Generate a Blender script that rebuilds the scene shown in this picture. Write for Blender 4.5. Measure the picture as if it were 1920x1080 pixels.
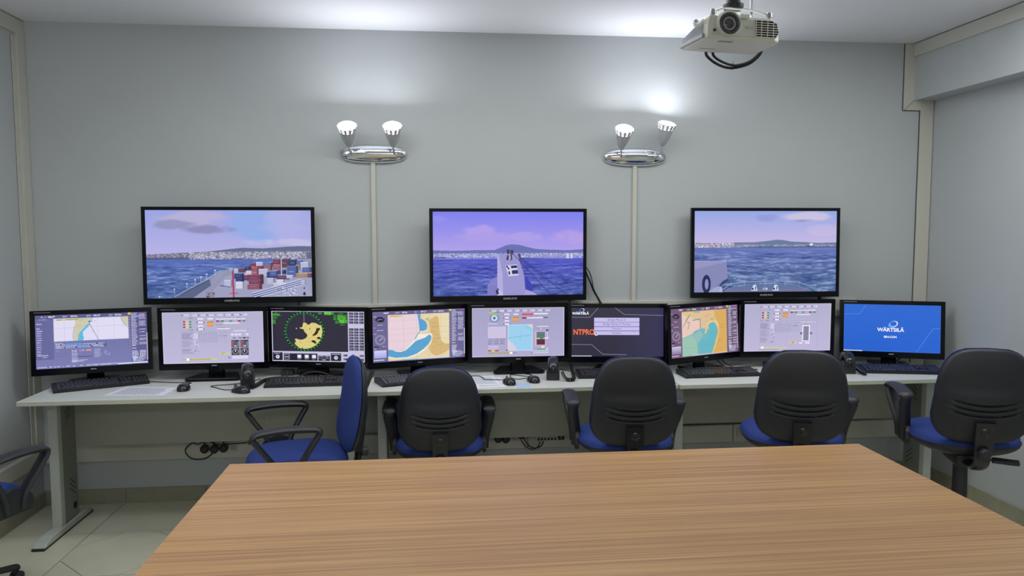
import bpy, bmesh, math, random
import numpy as np
from mathutils import Vector, Matrix, Euler

random.seed(4)
RNG = np.random.default_rng(7)
PI = math.pi
for _o in list(bpy.data.objects):
    bpy.data.objects.remove(_o)
scene = bpy.context.scene
COL = scene.collection

# ------------------------------------------------------------------ camera
CAM_H = 1.5813
YAW, PITCH, ROLL = 0.1042, 0.0773, -0.0015
cd = bpy.data.cameras.new('camera')
cd.sensor_width = 36.0
cd.lens = 1422.9 / 1920 * 36.0
cd.clip_start = 0.02
cam = bpy.data.objects.new('camera', cd)
COL.objects.link(cam)
F = Vector((math.sin(YAW) * math.cos(PITCH), math.cos(YAW) * math.cos(PITCH), -math.sin(PITCH)))
Rv = Vector((math.cos(YAW), -math.sin(YAW), 0))
Uv = Rv.cross(F)
R2 = Rv * math.cos(ROLL) + Uv * math.sin(ROLL)
U2 = -Rv * math.sin(ROLL) + Uv * math.cos(ROLL)
cam.matrix_world = Matrix(((R2.x, U2.x, -F.x, 0), (R2.y, U2.y, -F.y, 0), (R2.z, U2.z, -F.z, CAM_H), (0, 0, 0, 1)))
scene.camera = cam

# ------------------------------------------------------------------ world, lights, exposure
world = bpy.data.worlds.new('world')
scene.world = world
world.use_nodes = True
bg = world.node_tree.nodes['Background']
bg.inputs[0].default_value = (0.55, 0.6, 0.66, 1)
bg.inputs[1].default_value = 0.05
scene.view_settings.view_transform = 'Standard'
scene.view_settings.look = 'None'
scene.view_settings.gamma = 1.0
scene.view_settings.use_curve_mapping = False
scene.view_settings.exposure = 0.0

def area_light(name, loc, rot, power, sx, sy, color, parent=None, shape='RECTANGLE', spread=PI):
    l = bpy.data.lights.new(name, 'AREA')
    l.energy = power
    l.shape = shape
    l.size = sx
    if shape == 'RECTANGLE':
        l.size_y = sy
    l.color = color
    l.spread = spread
    o = bpy.data.objects.new(name, l)
    o.location = loc
    o.rotation_euler = rot
    o.parent = parent
    COL.objects.link(o)
    return o

# unseen fill lights added under the ceiling and by the left wall, powers fitted
FILL_COL = (0.99, 1.0, 0.985)
area_light('ceiling_fill', (0.5, -2.0, 2.70), (0, 0, 0), 74, 3.0, 0.8, FILL_COL)
area_light('ceiling_fill', (-1.2, 2.6, 2.70), (0, 0, 0), 11, 1.2, 0.3, FILL_COL)
area_light('ceiling_fill', (2.4, 3.0, 2.70), (0, 0, 0), 17, 1.0, 0.3, FILL_COL)
area_light('ceiling_fill', (0.4, 3.4, 2.70), (0, 0, 0), 20, 2.6, 0.2, FILL_COL)
area_light('left_fill_uplight', (-2.1, 2.0, 2.15), (PI, -0.4, 0), 22, 0.4, 0.2, (0.93, 0.96, 1.0))  # added upward light without a fixture, lifts the ambient level
SCONCE_POWER = 1.95

# ------------------------------------------------------------------ helpers
def tag(o, label=None, cat=None, group=None, kind=None):
    if label: o['label'] = label
    if cat: o['category'] = cat
    if group: o['group'] = group
    if kind: o['kind'] = kind
    return o

def thing(name, label, cat, loc=(0, 0, 0), rotz=0.0, group=None):
    o = bpy.data.objects.new(name, None)
    o.empty_display_size = 0.05
    o.location = loc
    o.rotation_euler = (0, 0, rotz)
    COL.objects.link(o)
    return tag(o, label, cat, group)

def obj(name, bm, mat, parent=None, smooth=False, loc=None, rot=None):
    me = bpy.data.meshes.new(name)
    bm.normal_update()
    bm.to_mesh(me)
    bm.free()
    if smooth:
        me.shade_smooth()
        try:
            me.set_sharp_from_angle(angle=math.radians(38))
        except Exception:
            pass
    mats = mat if isinstance(mat, (list, tuple)) else [mat]
    for m in mats:
        me.materials.append(m)
    o = bpy.data.objects.new(name, me)
    if parent: o.parent = parent
    if loc: o.location = loc
    if rot: o.rotation_euler = rot
    COL.objects.link(o)
    return o

def instance(name, mesh, parent=None, loc=None, rot=None):
    o = bpy.data.objects.new(name, mesh)
    if parent: o.parent = parent
    if loc: o.location = loc
    if rot: o.rotation_euler = rot
    COL.objects.link(o)
    return o

def box(bm, x0, x1, y0, y1, z0, z1, bev=0.0, M=None, seg=1, mi=0):
    r = bmesh.ops.create_cube(bm, size=1.0)
    vs = r['verts']
    for v in vs:
        v.co = Vector(((x0 + x1) / 2 + v.co.x * (x1 - x0), (y0 + y1) / 2 + v.co.y * (y1 - y0), (z0 + z1) / 2 + v.co.z * (z1 - z0)))
    if bev > 0:
        es = list({e for v in vs for e in v.link_edges})
        rr = bmesh.ops.bevel(bm, geom=es, offset=bev, segments=seg, affect='EDGES', profile=0.5)
        vs = list({v for f in rr['faces'] for v in f.verts} | {v for v in vs if v.is_valid})
    if M is not None:
        for v in vs: v.co = M @ v.co
    if mi:
        for f in {f for v in vs for f in v.link_faces}: f.material_index = mi
    return vs

def B(*a, **k):
    bm = bmesh.new(); box(bm, *a, **k); return bm

def lathe(bm, prof, n=24, M=None, cap=True):
    rings = []
    for r, z in prof:
        ring = [bm.verts.new((r * math.cos(2 * PI * i / n), r * math.sin(2 * PI * i / n), z)) for i in range(n)]
        rings.append(ring)
    for a, b in zip(rings[:-1], rings[1:]):
        for i in range(n):
            bm.faces.new((a[i], a[(i + 1) % n], b[(i + 1) % n], b[i]))
    if cap:
        bm.faces.new(rings[0][::-1]); bm.faces.new(rings[-1])
    if M is not None:
        for rg in rings:
            for v in rg: v.co = M @ v.co

def smooth_path(pts, sub=6):
    pts = [Vector(p) for p in pts]
    if len(pts) < 3: return pts
    out = []
    for i in range(len(pts) - 1):
        p0 = pts[max(i - 1, 0)]; p1 = pts[i]; p2 = pts[i + 1]; p3 = pts[min(i + 2, len(pts) - 1)]
        for k in range(sub):
            t = k / sub
            out.append(0.5 * ((2 * p1) + (p2 - p0) * t + (2 * p0 - 5 * p1 + 4 * p2 - p3) * t * t + (-p0 + 3 * p1 - 3 * p2 + p3) * t ** 3))
    out.append(pts[-1])
    return out

def tube(bm, pts, r, n=8, ry=None, closed=False, up=Vector((0, 0, 1)), radii=None):
    """sweep an ellipse (r sideways, ry along 'up') along pts"""
    pts = [Vector(p) for p in pts]
    ry = ry or r
    m = len(pts)
    rings = []
    for i, p in enumerate(pts):
        a = pts[(i - 1) % m] if (closed or i > 0) else p
        b = pts[(i + 1) % m] if (closed or i < m - 1) else p
        t = (b - a)
        if t.length < 1e-9: t = Vector((0, 1, 0))
        t.normalize()
        s = t.cross(up)
        if s.length < 1e-3: s = t.cross(Vector((1, 0, 0)))
        s.normalize()
        u = s.cross(t)
        k = radii[i] if radii else 1.0
        rings.append([bm.verts.new(p + s * (r * k * math.cos(2 * PI * j / n)) + u * (ry * k * math.sin(2 * PI * j / n))) for j in range(n)])
    pairs = list(zip(rings[:-1], rings[1:]))
    if closed: pairs.append((rings[-1], rings[0]))
    for a, b in pairs:
        for j in range(n):
            bm.faces.new((a[j], a[(j + 1) % n], b[(j + 1) % n], b[j]))
    if not closed:
        bm.faces.new(rings[0][::-1]); bm.faces.new(rings[-1])
    bmesh.ops.recalc_face_normals(bm, faces=bm.faces[:])

def cable_bm(pts, r=0.003, n=6, sub=6):
    bm = bmesh.new(); tube(bm, smooth_path(pts, sub), r, n); return bm

def prism(bm, poly, y0, y1, plane='xz', mi=0):
    """extrude a 2-D polygon"""
    def P(a, b, c):
        return {'xz': (a, c, b), 'xy': (a, b, c), 'yz': (c, a, b)}[plane]
    f = [bm.verts.new(P(a, b, y0)) for a, b in poly]
    g = [bm.verts.new(P(a, b, y1)) for a, b in poly]
    n = len(poly)
    fs = [bm.faces.new(f), bm.faces.new(g[::-1])]
    for i in range(n):
        fs.append(bm.faces.new((f[i], g[i], g[(i + 1) % n], f[(i + 1) % n])))
    for q in fs: q.material_index = mi
    bmesh.ops.recalc_face_normals(bm, faces=bm.faces[:])

def text_part(name, s, size, loc, rot, mat, parent, align='CENTER', bold=0.0, sx=1.0):
    cu = bpy.data.curves.new(name, 'FONT')
    cu.body = s
    cu.size = size
    cu.align_x = align
    cu.align_y = 'CENTER'
    cu.offset = bold
    cu.resolution_u = 3
    to = bpy.data.objects.new(name, cu)
    COL.objects.link(to)
    dg = bpy.context.evaluated_depsgraph_get()
    me = bpy.data.meshes.new_from_object(to.evaluated_get(dg))
    bpy.data.objects.remove(to)
    me.name = name
    me.materials.clear()
    me.materials.append(mat)
    o = bpy.data.objects.new(name, me)
    o.parent = parent
    o.location = loc
    o.rotation_euler = rot
    o.scale = (sx, 1, 1)
    COL.objects.link(o)
    return o

# ------------------------------------------------------------------ materials
def srgb(c):
    def f(x):
        x = x / 255.0
        return x / 12.92 if x <= 0.04045 else ((x + 0.055) / 1.055) ** 2.4
    return (f(c[0]), f(c[1]), f(c[2]), 1.0)

def mat(name, c, rough=0.5, metal=0.0, noise=0.0, nscale=8.0, bump=0.0, bscale=200.0, spec=0.5, coat=0.0):
    m = bpy.data.materials.new(name)
    m.use_nodes = True
    nt = m.node_tree
    b = nt.nodes['Principled BSDF']
    col = srgb(c)
    b.inputs['Base Color'].default_value = col
    b.inputs['Roughness'].default_value = rough
    b.inputs['Metallic'].default_value = metal
    b.inputs['Specular IOR Level'].default_value = spec
    b.inputs['Coat Weight'].default_value = coat
    tc = nt.nodes.new('ShaderNodeTexCoord')
    if noise > 0:
        n = nt.nodes.new('ShaderNodeTexNoise')
        n.inputs['Scale'].default_value = nscale
        n.inputs['Detail'].default_value = 5
        nt.links.new(tc.outputs['Object'], n.inputs['Vector'])
        r = nt.nodes.new('ShaderNodeMapRange')
        r.inputs['From Min'].default_value = 0.3
        r.inputs['From Max'].default_value = 0.7
        r.inputs['To Min'].default_value = 1 - noise
        r.inputs['To Max'].default_value = 1 + noise
        nt.links.new(n.outputs['Fac'], r.inputs['Value'])
        mx = nt.nodes.new('ShaderNodeVectorMath'); mx.operation = 'SCALE'
        mx.inputs[0].default_value = col[:3]
        nt.links.new(r.outputs['Result'], mx.inputs['Scale'])
        nt.links.new(mx.outputs[0], b.inputs['Base Color'])
    if bump > 0:
        n2 = nt.nodes.new('ShaderNodeTexNoise')
        n2.inputs['Scale'].default_value = bscale
        n2.inputs['Detail'].default_value = 3
        nt.links.new(tc.outputs['Object'], n2.inputs['Vector'])
        bp = nt.nodes.new('ShaderNodeBump')
        bp.inputs['Strength'].default_value = bump
        bp.inputs['Distance'].default_value = 0.002
        nt.links.new(n2.outputs['Fac'], bp.inputs['Height'])
        nt.links.new(bp.outputs[0], b.inputs['Normal'])
    return m

def emit(name, c, s=1.0):
    m = bpy.data.materials.new(name)
    m.use_nodes = True
    nt = m.node_tree
    nt.nodes.clear()
    e = nt.nodes.new('ShaderNodeEmission')
    e.inputs[0].default_value = srgb(c)
    e.inputs[1].default_value = s
    o = nt.nodes.new('ShaderNodeOutputMaterial')
    nt.links.new(e.outputs[0], o.inputs[0])
    return m

M_WALL = mat('wall_paint', (181, 186, 188), 0.75, noise=0.015, nscale=2.5, bump=0.15, bscale=60)
M_CEIL = mat('ceiling_paint', (228, 229, 234), 0.85, noise=0.01, nscale=2)
M_DUCT = mat('duct_plastic', (196, 196, 186), 0.45, noise=0.01)
M_SEAM = mat('seam_dark', (70, 72, 66), 0.9)
M_BASE = mat('baseboard_tile', (150, 148, 128), 0.4, noise=0.06, nscale=20)
M_FLOOR = mat('floor_tile', (204, 205, 184), 0.28, noise=0.05, nscale=6)
M_GROUT = mat('grout', (95, 98, 80), 0.9)
M_DESK = mat('desk_laminate', (208, 212, 206), 0.42, noise=0.01, nscale=30)
M_EDGE = mat('desk_edge', (190, 194, 176), 0.5)
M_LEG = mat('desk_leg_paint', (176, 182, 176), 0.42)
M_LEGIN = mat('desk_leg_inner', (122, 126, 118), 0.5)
M_MODEST = mat('modesty_panel_paint', (154, 155, 144), 0.55, noise=0.015)
M_BLACK = mat('black_plastic', (38, 38, 42), 0.5, bump=0.2, bscale=400)
M_SHELL = mat('chair_shell_plastic', (36, 37, 45), 0.45, noise=0.06, nscale=40, bump=0.35, bscale=500)
M_ARM = mat('chair_arm_plastic', (40, 41, 47), 0.45, bump=0.3, bscale=500)
M_GLOSS = mat('glossy_black_plastic', (10, 10, 16), 0.16, spec=0.22)
M_BRKT = mat('glossy_bracket_plastic', (30, 30, 36), 0.22, spec=0.6)
M_KEY = mat('key_plastic', (58, 58, 64), 0.35)
M_KEYBASE = mat('keyboard_body', (16, 16, 20), 0.45)
M_KEYL = mat('key_plastic_pale', (88, 90, 98), 0.5)
M_CHROME = mat('chrome', (225, 228, 232), 0.06, metal=1.0)
M_STEEL = mat('brushed_steel', (168, 170, 174), 0.4, metal=0.55)
M_SHADE = mat('satin_shade_metal', (196, 198, 202), 0.45, metal=0.35)
M_SILVER = mat('silver_print', (170, 172, 180), 0.4, metal=0.3)
M_BLUE = mat('blue_fabric', (46, 64, 128), 0.85, noise=0.08, nscale=300, bump=0.5, bscale=900, spec=0.2)
M_CABLE = mat('black_cable', (14, 14, 16), 0.45)
M_RED = mat('red_cable', (130, 22, 18), 0.5)
M_BROWN = mat('orange_cable', (150, 72, 24), 0.5)
M_PAPER = mat('paper', (232, 235, 245), 0.8)
M_INK = mat('ink_grey', (158, 162, 178), 0.9)
M_BLUEPAPER = mat('blue_paper', (172, 200, 226), 0.8)
M_PROJ = mat('projector_white', (218, 222, 212), 0.38)
M_PROJG = mat('projector_grey', (196, 202, 196), 0.4)
M_PROJD = mat('projector_rail', (150, 152, 160), 0.45)
M_DARK = mat('dark_recess', (10, 12, 24), 0.6)
M_SOCKET = mat('socket_white', (190, 190, 182), 0.4)
M_GLASS = mat('lens_glass', (22, 30, 32), 0.03, spec=1.0, coat=1.0)
M_BULB = emit('led_lens', (250, 248, 255), 6.0)
M_WOODEDGE = mat('table_edge', (120, 88, 58), 0.5)

# zebra laminate of the meeting table: fine lines along x
def wood_material():
    m = bpy.data.materials.new('table_laminate')
    m.use_nodes = True
    nt = m.node_tree
    b = nt.nodes['Principled BSDF']
    tc = nt.nodes.new('ShaderNodeTexCoord')
    def layer(sx, sy, detail, dist=0.0):
        mp = nt.nodes.new('ShaderNodeMapping')
        mp.inputs['Scale'].default_value = (sx, sy, 1)
        nt.links.new(tc.outputs['Object'], mp.inputs['Vector'])
        n = nt.nodes.new('ShaderNodeTexNoise')
        n.inputs['Scale'].default_value = 1
        n.inputs['Detail'].default_value = detail
        n.inputs['Roughness'].default_value = 0.65
        n.inputs['Distortion'].default_value = dist
        nt.links.new(mp.outputs[0], n.inputs['Vector'])
        return n
    a = layer(0.9, 110, 4, 0.1)
    c = layer(2.5, 260, 3)
    d = layer(0.5, 9, 2)
    ad = nt.nodes.new('ShaderNodeMath'); ad.operation = 'MULTIPLY_ADD'
    nt.links.new(a.outputs['Fac'], ad.inputs[0]); ad.inputs[1].default_value = 0.62
    mu = nt.nodes.new('ShaderNodeMath'); mu.operation = 'MULTIPLY_ADD'
    nt.links.new(c.outputs['Fac'], mu.inputs[0]); mu.inputs[1].default_value = 0.23
    m3 = nt.nodes.new('ShaderNodeMath'); m3.operation = 'MULTIPLY'
    nt.links.new(d.outputs['Fac'], m3.inputs[0]); m3.inputs[1].default_value = 0.15
    nt.links.new(m3.outputs[0], mu.inputs[2])
    nt.links.new(mu.outputs[0], ad.inputs[2])
    cr = nt.nodes.new('ShaderNodeValToRGB')
    e = cr.color_ramp.elements
    e[0].position = 0.30; e[0].color = srgb((136, 100, 66))
    e[1].position = 0.70; e[1].color = srgb((212, 172, 120))
    k = cr.color_ramp.elements.new(0.45); k.color = srgb((172, 130, 86))
    k = cr.color_ramp.elements.new(0.54); k.color = srgb((191, 149, 99))
    nt.links.new(ad.outputs[0], cr.inputs[0])
    nt.links.new(cr.outputs[0], b.inputs['Base Color'])
    b.inputs['Roughness'].default_value = 0.38
    return m
M_WOOD = wood_material()

# ------------------------------------------------------------------ room shell
XL, XR, XB, YW, H, YR = -2.233, 3.124, 2.988, 4.52, 2.724, -3.2
def struct(name, bm, m, parent=None, smooth=False):
    o = obj(name, bm, m, parent, smooth)
    if parent is None: o['kind'] = 'structure'
    return o
T = 0.12
struct('wall_back', B(XL - T, XR + T, YW, YW + T, -0.1, H + 0.1), M_WALL)
struct('wall_left', B(XL - T, XL, YR, YW, -0.1, H + 0.1), M_WALL)
struct('wall_right', B(XR, XR + T, YR, YW, -0.1, H + 0.1), M_WALL)
struct('wall_front', B(XL - T, XR + T, YR - T, YR, -0.1, H + 0.1), M_WALL)
struct('ceiling', B(XL - T, XR + T, YR - T, YW + T, H, H + T), M_CEIL)
struct('trim_1', B(XB, XR, YR, YW, 2.376, H), M_WALL)           # dropped beam along the right wall
# white cable ducts of the corners
bm = bmesh.new()
box(bm, XB - 0.068, XB, YW - 0.012, YW, 2.315, H - 0.001)
struct('trim_2', bm, M_DUCT)
bm = bmesh.new()
prism(bm, [(XB - 0.066, 2.315), (XB, 2.376), (XR - 0.006, 2.376), (XR - 0.006, 2.315)], YW - 0.014, YW)
struct('trim_3', bm, M_DUCT)
struct('trim_4', B(3.034, 3.119, YW - 0.013, YW, 0.37, 2.3155), M_DUCT)
bm = bmesh.new()
box(bm, 3.0305, 3.034, YW - 0.005, YW, 0.37, 2.315)
box(bm, 3.119, 3.1238, YW - 0.006, YW, 0.37, 2.37)
box(bm, XB - 0.071, XB - 0.068, YW - 0.005, YW, 2.315, H - 0.001)
box(bm, XB - 0.068, 3.034, YW - 0.005, YW, 2.3118, 2.315)
box(bm, -.045, .045, -.0004, .0004, -.0009, .0009, M=Matrix.Translation((XB - .033, YW - .0145, 2.3455)) @ Matrix.Rotation(math.radians(-43), 4, 'Y'))
struct('trim_5', bm, M_SEAM)
struct('trim_6', B(XB - 0.014, XB, YR, YW - 0.013, H - 0.082, H - 0.006), M_DUCT)
struct('trim_7', B(XB - 0.006, XB, YR, YW - 0.013, H - 0.006, H - 0.0005), M_SEAM)
# left wall ducts
struct('trim_8', B(XL, XL + 0.014, YR, YW, H - 0.084, H - 0.006), M_DUCT)
struct('trim_9', B(XL, XL + 0.014, 4.44, YW - 0.004, 0.35, H - 0.084), M_DUCT)
struct('trim_10', B(XL, XL + 0.007, 4.40, 4.44, 0.35, H - 0.10), M_DUCT)
bm = bmesh.new()
box(bm, XL, XL + 0.0015, 4.3985, 4.40, 0.35, H - 0.10)
box(bm, XL, XL + 0.004, YR, YW, H - 0.006, H - 0.0005)
struct('trim_11', bm, M_SEAM)
struct('trim_12', B(XL, XL + 0.03, YR, YW, 0.262, 0.35, bev=0.003), M_DUCT)
# lower duct of the back wall in lengths, so that its joints show
def duct(n, x0, x1, z0, z1, d=0.035, m=M_DUCT):
    bm = bmesh.new()
    box(bm, x0, x1, YW - d, YW, z0, z1, bev=0.002)
    return struct('trim_%d' % n, bm, m)
duct(13, XL + 0.03, -1.02, 0.255, 0.365)
duct(14, -1.018, 0.563, 0.255, 0.365)
duct(15, 0.566, 1.853, 0.255, 0.365)
duct(16, 1.857, XR, 0.255, 0.365)
duct(17, -1.72, -0.74, 0.955, 1.065, 0.03)
duct(18, -0.738, 2.64, 1.035, 1.145, 0.03)
# vertical raceways under the two wall lamps
for n, x in ((19, -0.339), (20, 1.217)):
    bm = bmesh.new()
    box(bm, x - 0.013, x + 0.013, YW - 0.014, YW, 1.145, 1.99, bev=0.002)
    struct('trim_%d' % n, bm, M_DUCT)
# baseboards
bm = bmesh.new()
x = XL
while x < XR:
    x2 = min(x + 0.45, XR)
    box(bm, x + 0.001, x2 - 0.001, YW - 0.012, YW, 0, 0.085, bev=0.001)
    x = x2
struct('baseboard_back', bm, M_BASE)
for nm, xa, xb in (('baseboard_left', XL, XL + 0.012), ('baseboard_right', XR - 0.012, XR)):
    bm = bmesh.new()
    y = YR
    while y < YW - 0.013:
        y2 = min(y + 0.45, YW - 0.013)
        box(bm, xa, xb, y + 0.001, y2 - 0.001, 0, 0.085, bev=0.001)
        y = y2
    struct(nm, bm, M_BASE)
# small chip in the paint of the back wall
bm = bmesh.new()
for dx, dz, r in ((0, 0, .006), (.012, .008, .003), (-.01, -.012, .003), (.004, .02, .002)):
    box(bm, -0.801 + dx - r, -0.801 + dx + r, YW - 0.0012, YW, 2.235 + dz - r * .6, 2.235 + dz + r * .6)
struct('trim_21', bm, mat('bare_plaster', (196, 190, 180), 0.9))

# floor: grout bed and tiles; every second tile is an octagon with four corner pieces
floor = struct('floor', B(XL - T, XR + T, YR - T, YW + T, -0.1, -0.003), M_GROUT)
CS = 0.52; G = 0.0022; X0, Y0 = -1.79, 4.065
def tile_bm(poly):
    bm = bmesh.new(); prism(bm, poly, -0.004, 0.0, 'xy'); return bm
cut = 0.185
sq = CS / 2 - G
octp = [(-sq, -sq + cut), (-sq + cut, -sq), (sq - cut, -sq), (sq, -sq + cut), (sq, sq - cut), (sq - cut, sq), (-sq + cut, sq), (-sq, sq - cut)]
tri = [(-sq, -sq), (-sq + cut - G * 2.4, -sq), (-sq, -sq + cut - G * 2.4)]
tmesh = {}
def tile(kind, poly, loc, rot=0):
    if kind not in tmesh:
        o = obj('floor_tile', tile_bm(poly), M_FLOOR, floor, loc=loc, rot=(0, 0, rot))
        tmesh[kind] = o.data
    else:
        instance('floor_tile', tmesh[kind], floor, loc, (0, 0, rot))
for i in range(-1, 10):
    for j in range(-1, 7):
        cx, cy = X0 + (i + .5) * CS, Y0 - (j + .5) * CS
        x0, x1 = max(cx - sq, XL + .001), min(cx + sq, XR - .001)
        y0, y1 = cy - sq, min(cy + sq, YW - .001)
        if x1 - x0 < 0.02: continue
        full = (x1 - x0 > 2 * sq - 1e-6) and (y1 - y0 > 2 * sq - 1e-6)
        if full and (i + j) % 2 == 0:
            tile('o', octp, (cx, cy, 0))
            for q in range(4): tile('t', tri, (cx, cy, 0), q * PI / 2)
        elif full:
            tile('s', [(-sq, -sq), (sq, -sq), (sq, sq), (-sq, sq)], (cx, cy, 0))
        else:
            obj('floor_tile', tile_bm([(x0 - cx, y0 - cy), (x1 - cx, y0 - cy), (x1 - cx, y1 - cy), (x0 - cx, y1 - cy)]), M_FLOOR, floor, loc=(cx, cy, 0))
yb = Y0 - 7 * CS
y = yb
while y > YR + 0.05:
    y2 = max(y - CS, YR + 0.001)
    for i in range(-1, 10):
        x0, x1 = max(X0 + i * CS + G, XL + .001), min(X0 + (i + 1) * CS - G, XR - .001)
        if x1 - x0 < .02: continue
        obj('floor_tile', tile_bm([(x0, y2 + G), (x1, y2 + G), (x1, y - G), (x0, y - G)]), M_FLOOR, floor)
    y = y2

# ------------------------------------------------------------------ screen pictures, painted by code
class Canvas:
    def __init__(s, w, h, c):
        s.w, s.h = w, h
        s.a = np.empty((h, w, 3), np.float32); s.a[:] = c
        ys, xs = np.mgrid[0:h, 0:w]
        s.X = (xs + .5) / w; s.Y = (ys + .5) / h
    def sl(s, x0, y0, x1, y1):
        return (slice(max(0, int(round(y0 * s.h))), max(int(round(y0 * s.h)) + 1, int(round(y1 * s.h)))),
                slice(max(0, int(round(x0 * s.w))), max(int(round(x0 * s.w)) + 1, int(round(x1 * s.w)))))
    def rect(s, x0, y0, x1, y1, c, al=1.0):
        q = s.sl(x0, y0, x1, y1); s.a[q] = s.a[q] * (1 - al) + np.array(c, np.float32) * al
    def frame(s, x0, y0, x1, y1, c, t=.003):
        s.rect(x0, y0, x1, y0 + t * s.w / s.h, c); s.rect(x0, y1 - t * s.w / s.h, x1, y1, c)
        s.rect(x0, y0, x0 + t, y1, c); s.rect(x1 - t, y0, x1, y1, c)
    def vgrad(s, y0, y1, c0, c1, x0=0, x1=1):
        q = s.sl(x0, y0, x1, y1)
        t = ((s.Y[q] - y0) / (y1 - y0))[..., None]
        s.a[q] = np.array(c0) * (1 - t) + np.array(c1) * t
    def mask(s, pts):
        m = np.zeros((s.h, s.w), bool)
        n = len(pts)
        for i in range(n):
            xa, ya = pts[i]; xb, yb = pts[(i + 1) % n]
            if ya == yb: continue
            c = ((ya <= s.Y) != (yb <= s.Y)) & (s.X < (xb - xa) * (s.Y - ya) / (yb - ya) + xa)
            m ^= c
        return m
    def poly(s, pts, c, al=1.0):
        m = s.mask(pts); s.a[m] = s.a[m] * (1 - al) + np.array(c, np.float32) * al; return m
    def ell(s, cx, cy, rx, ry, c, al=1.0, hole=0.0):
        d = ((s.X - cx) / rx) ** 2 + ((s.Y - cy) / ry) ** 2
        m = (d <= 1) & (d >= hole * hole)
        s.a[m] = s.a[m] * (1 - al) + np.array(c, np.float32) * al
        return m
    def line(s, x0, y0, x1, y1, c, t=.002, al=1.0):
        ar = s.h / s.w
        dx, dy = x1 - x0, (y1 - y0) * ar
        L = dx * dx + dy * dy + 1e-12
        u = np.clip(((s.X - x0) * dx + (s.Y - y0) * ar * dy) / L, 0, 1)
        d = np.hypot(s.X - x0 - u * dx, (s.Y - y0) * ar - u * dy)
        k = np.clip((t - d) * s.w + .5, 0, 1)[..., None] * al
        s.a = s.a * (1 - k) + np.array(c, np.float32) * k
    def plines(s, pts, c, t=.002, al=1.0):
        for p, q in zip(pts[:-1], pts[1:]): s.line(p[0], p[1], q[0], q[1], c, t, al)
    def noise(s, sx, sy):
        g = RNG.random((sy + 2, sx + 2)).astype(np.float32)
        fx = s.X * sx; fy = s.Y * sy
        ix = fx.astype(int); iy = fy.astype(int); tx = fx - ix; ty = fy - iy
        tx = tx * tx * (3 - 2 * tx); ty = ty * ty * (3 - 2 * ty)
        return (g[iy, ix] * (1 - tx) + g[iy, ix + 1] * tx) * (1 - ty) + (g[iy + 1, ix] * (1 - tx) + g[iy + 1, ix + 1] * tx) * ty
    def micro(s, x0, y0, x1, y1, c, rows=1, fill=.65, al=.85, rag=.3, hfill=.55):
        """rows of print too small to read: broken strokes"""
        rh = (y1 - y0) / rows
        for r in range(rows):
            x = x0; xe = x1 - (x1 - x0) * rag * random.random()
            while x < xe:
                wd = random.uniform(.006, .02)
                if random.random() < fill + .2:
                    s.rect(x, y0 + r * rh + rh * (1 - hfill) / 2, min(x + wd, xe), y0 + (r + .5 + hfill / 2) * rh, c, al)
                x += wd + .003
    def blur(s, k=1):
        for _ in range(k):
            a = s.a; p = np.pad(a, ((1, 1), (1, 1), (0, 0)), mode='edge')
            s.a = (p[:-2, 1:-1] + p[2:, 1:-1] + p[1:-1, :-2] + p[1:-1, 2:] + a * 2) / 6
    def image(s, name):
        im = bpy.data.images.new(name, s.w, s.h)
        buf = np.ones((s.h, s.w, 4), np.float32)
        buf[..., :3] = np.clip(s.a[::-1] / 255.0, 0, 1)
        im.pixels.foreach_set(buf.ravel())
        im.update()
        im.pack()
        return im

def screen_material(name, cv, strength=1.0, blur=1):
    cv.blur(blur)
    im = cv.image(name)
    m = bpy.data.materials.new(name)
    m.use_nodes = True
    nt = m.node_tree; nt.nodes.clear()
    t = nt.nodes.new('ShaderNodeTexImage'); t.image = im; t.extension = 'EXTEND'
    e = nt.nodes.new('ShaderNodeEmission'); e.inputs[1].default_value = strength
    g = nt.nodes.new('ShaderNodeBsdfGlossy'); g.inputs['Roughness'].default_value = 0.25
    g.inputs['Color'].default_value = (0.02, 0.02, 0.02, 1)
    a = nt.nodes.new('ShaderNodeAddShader')
    o = nt.nodes.new('ShaderNodeOutputMaterial')
    nt.links.new(t.outputs[0], e.inputs[0])
    nt.links.new(e.outputs[0], a.inputs[0]); nt.links.new(g.outputs[0], a.inputs[1])
    nt.links.new(a.outputs[0], o.inputs[0])
    return m

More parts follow.
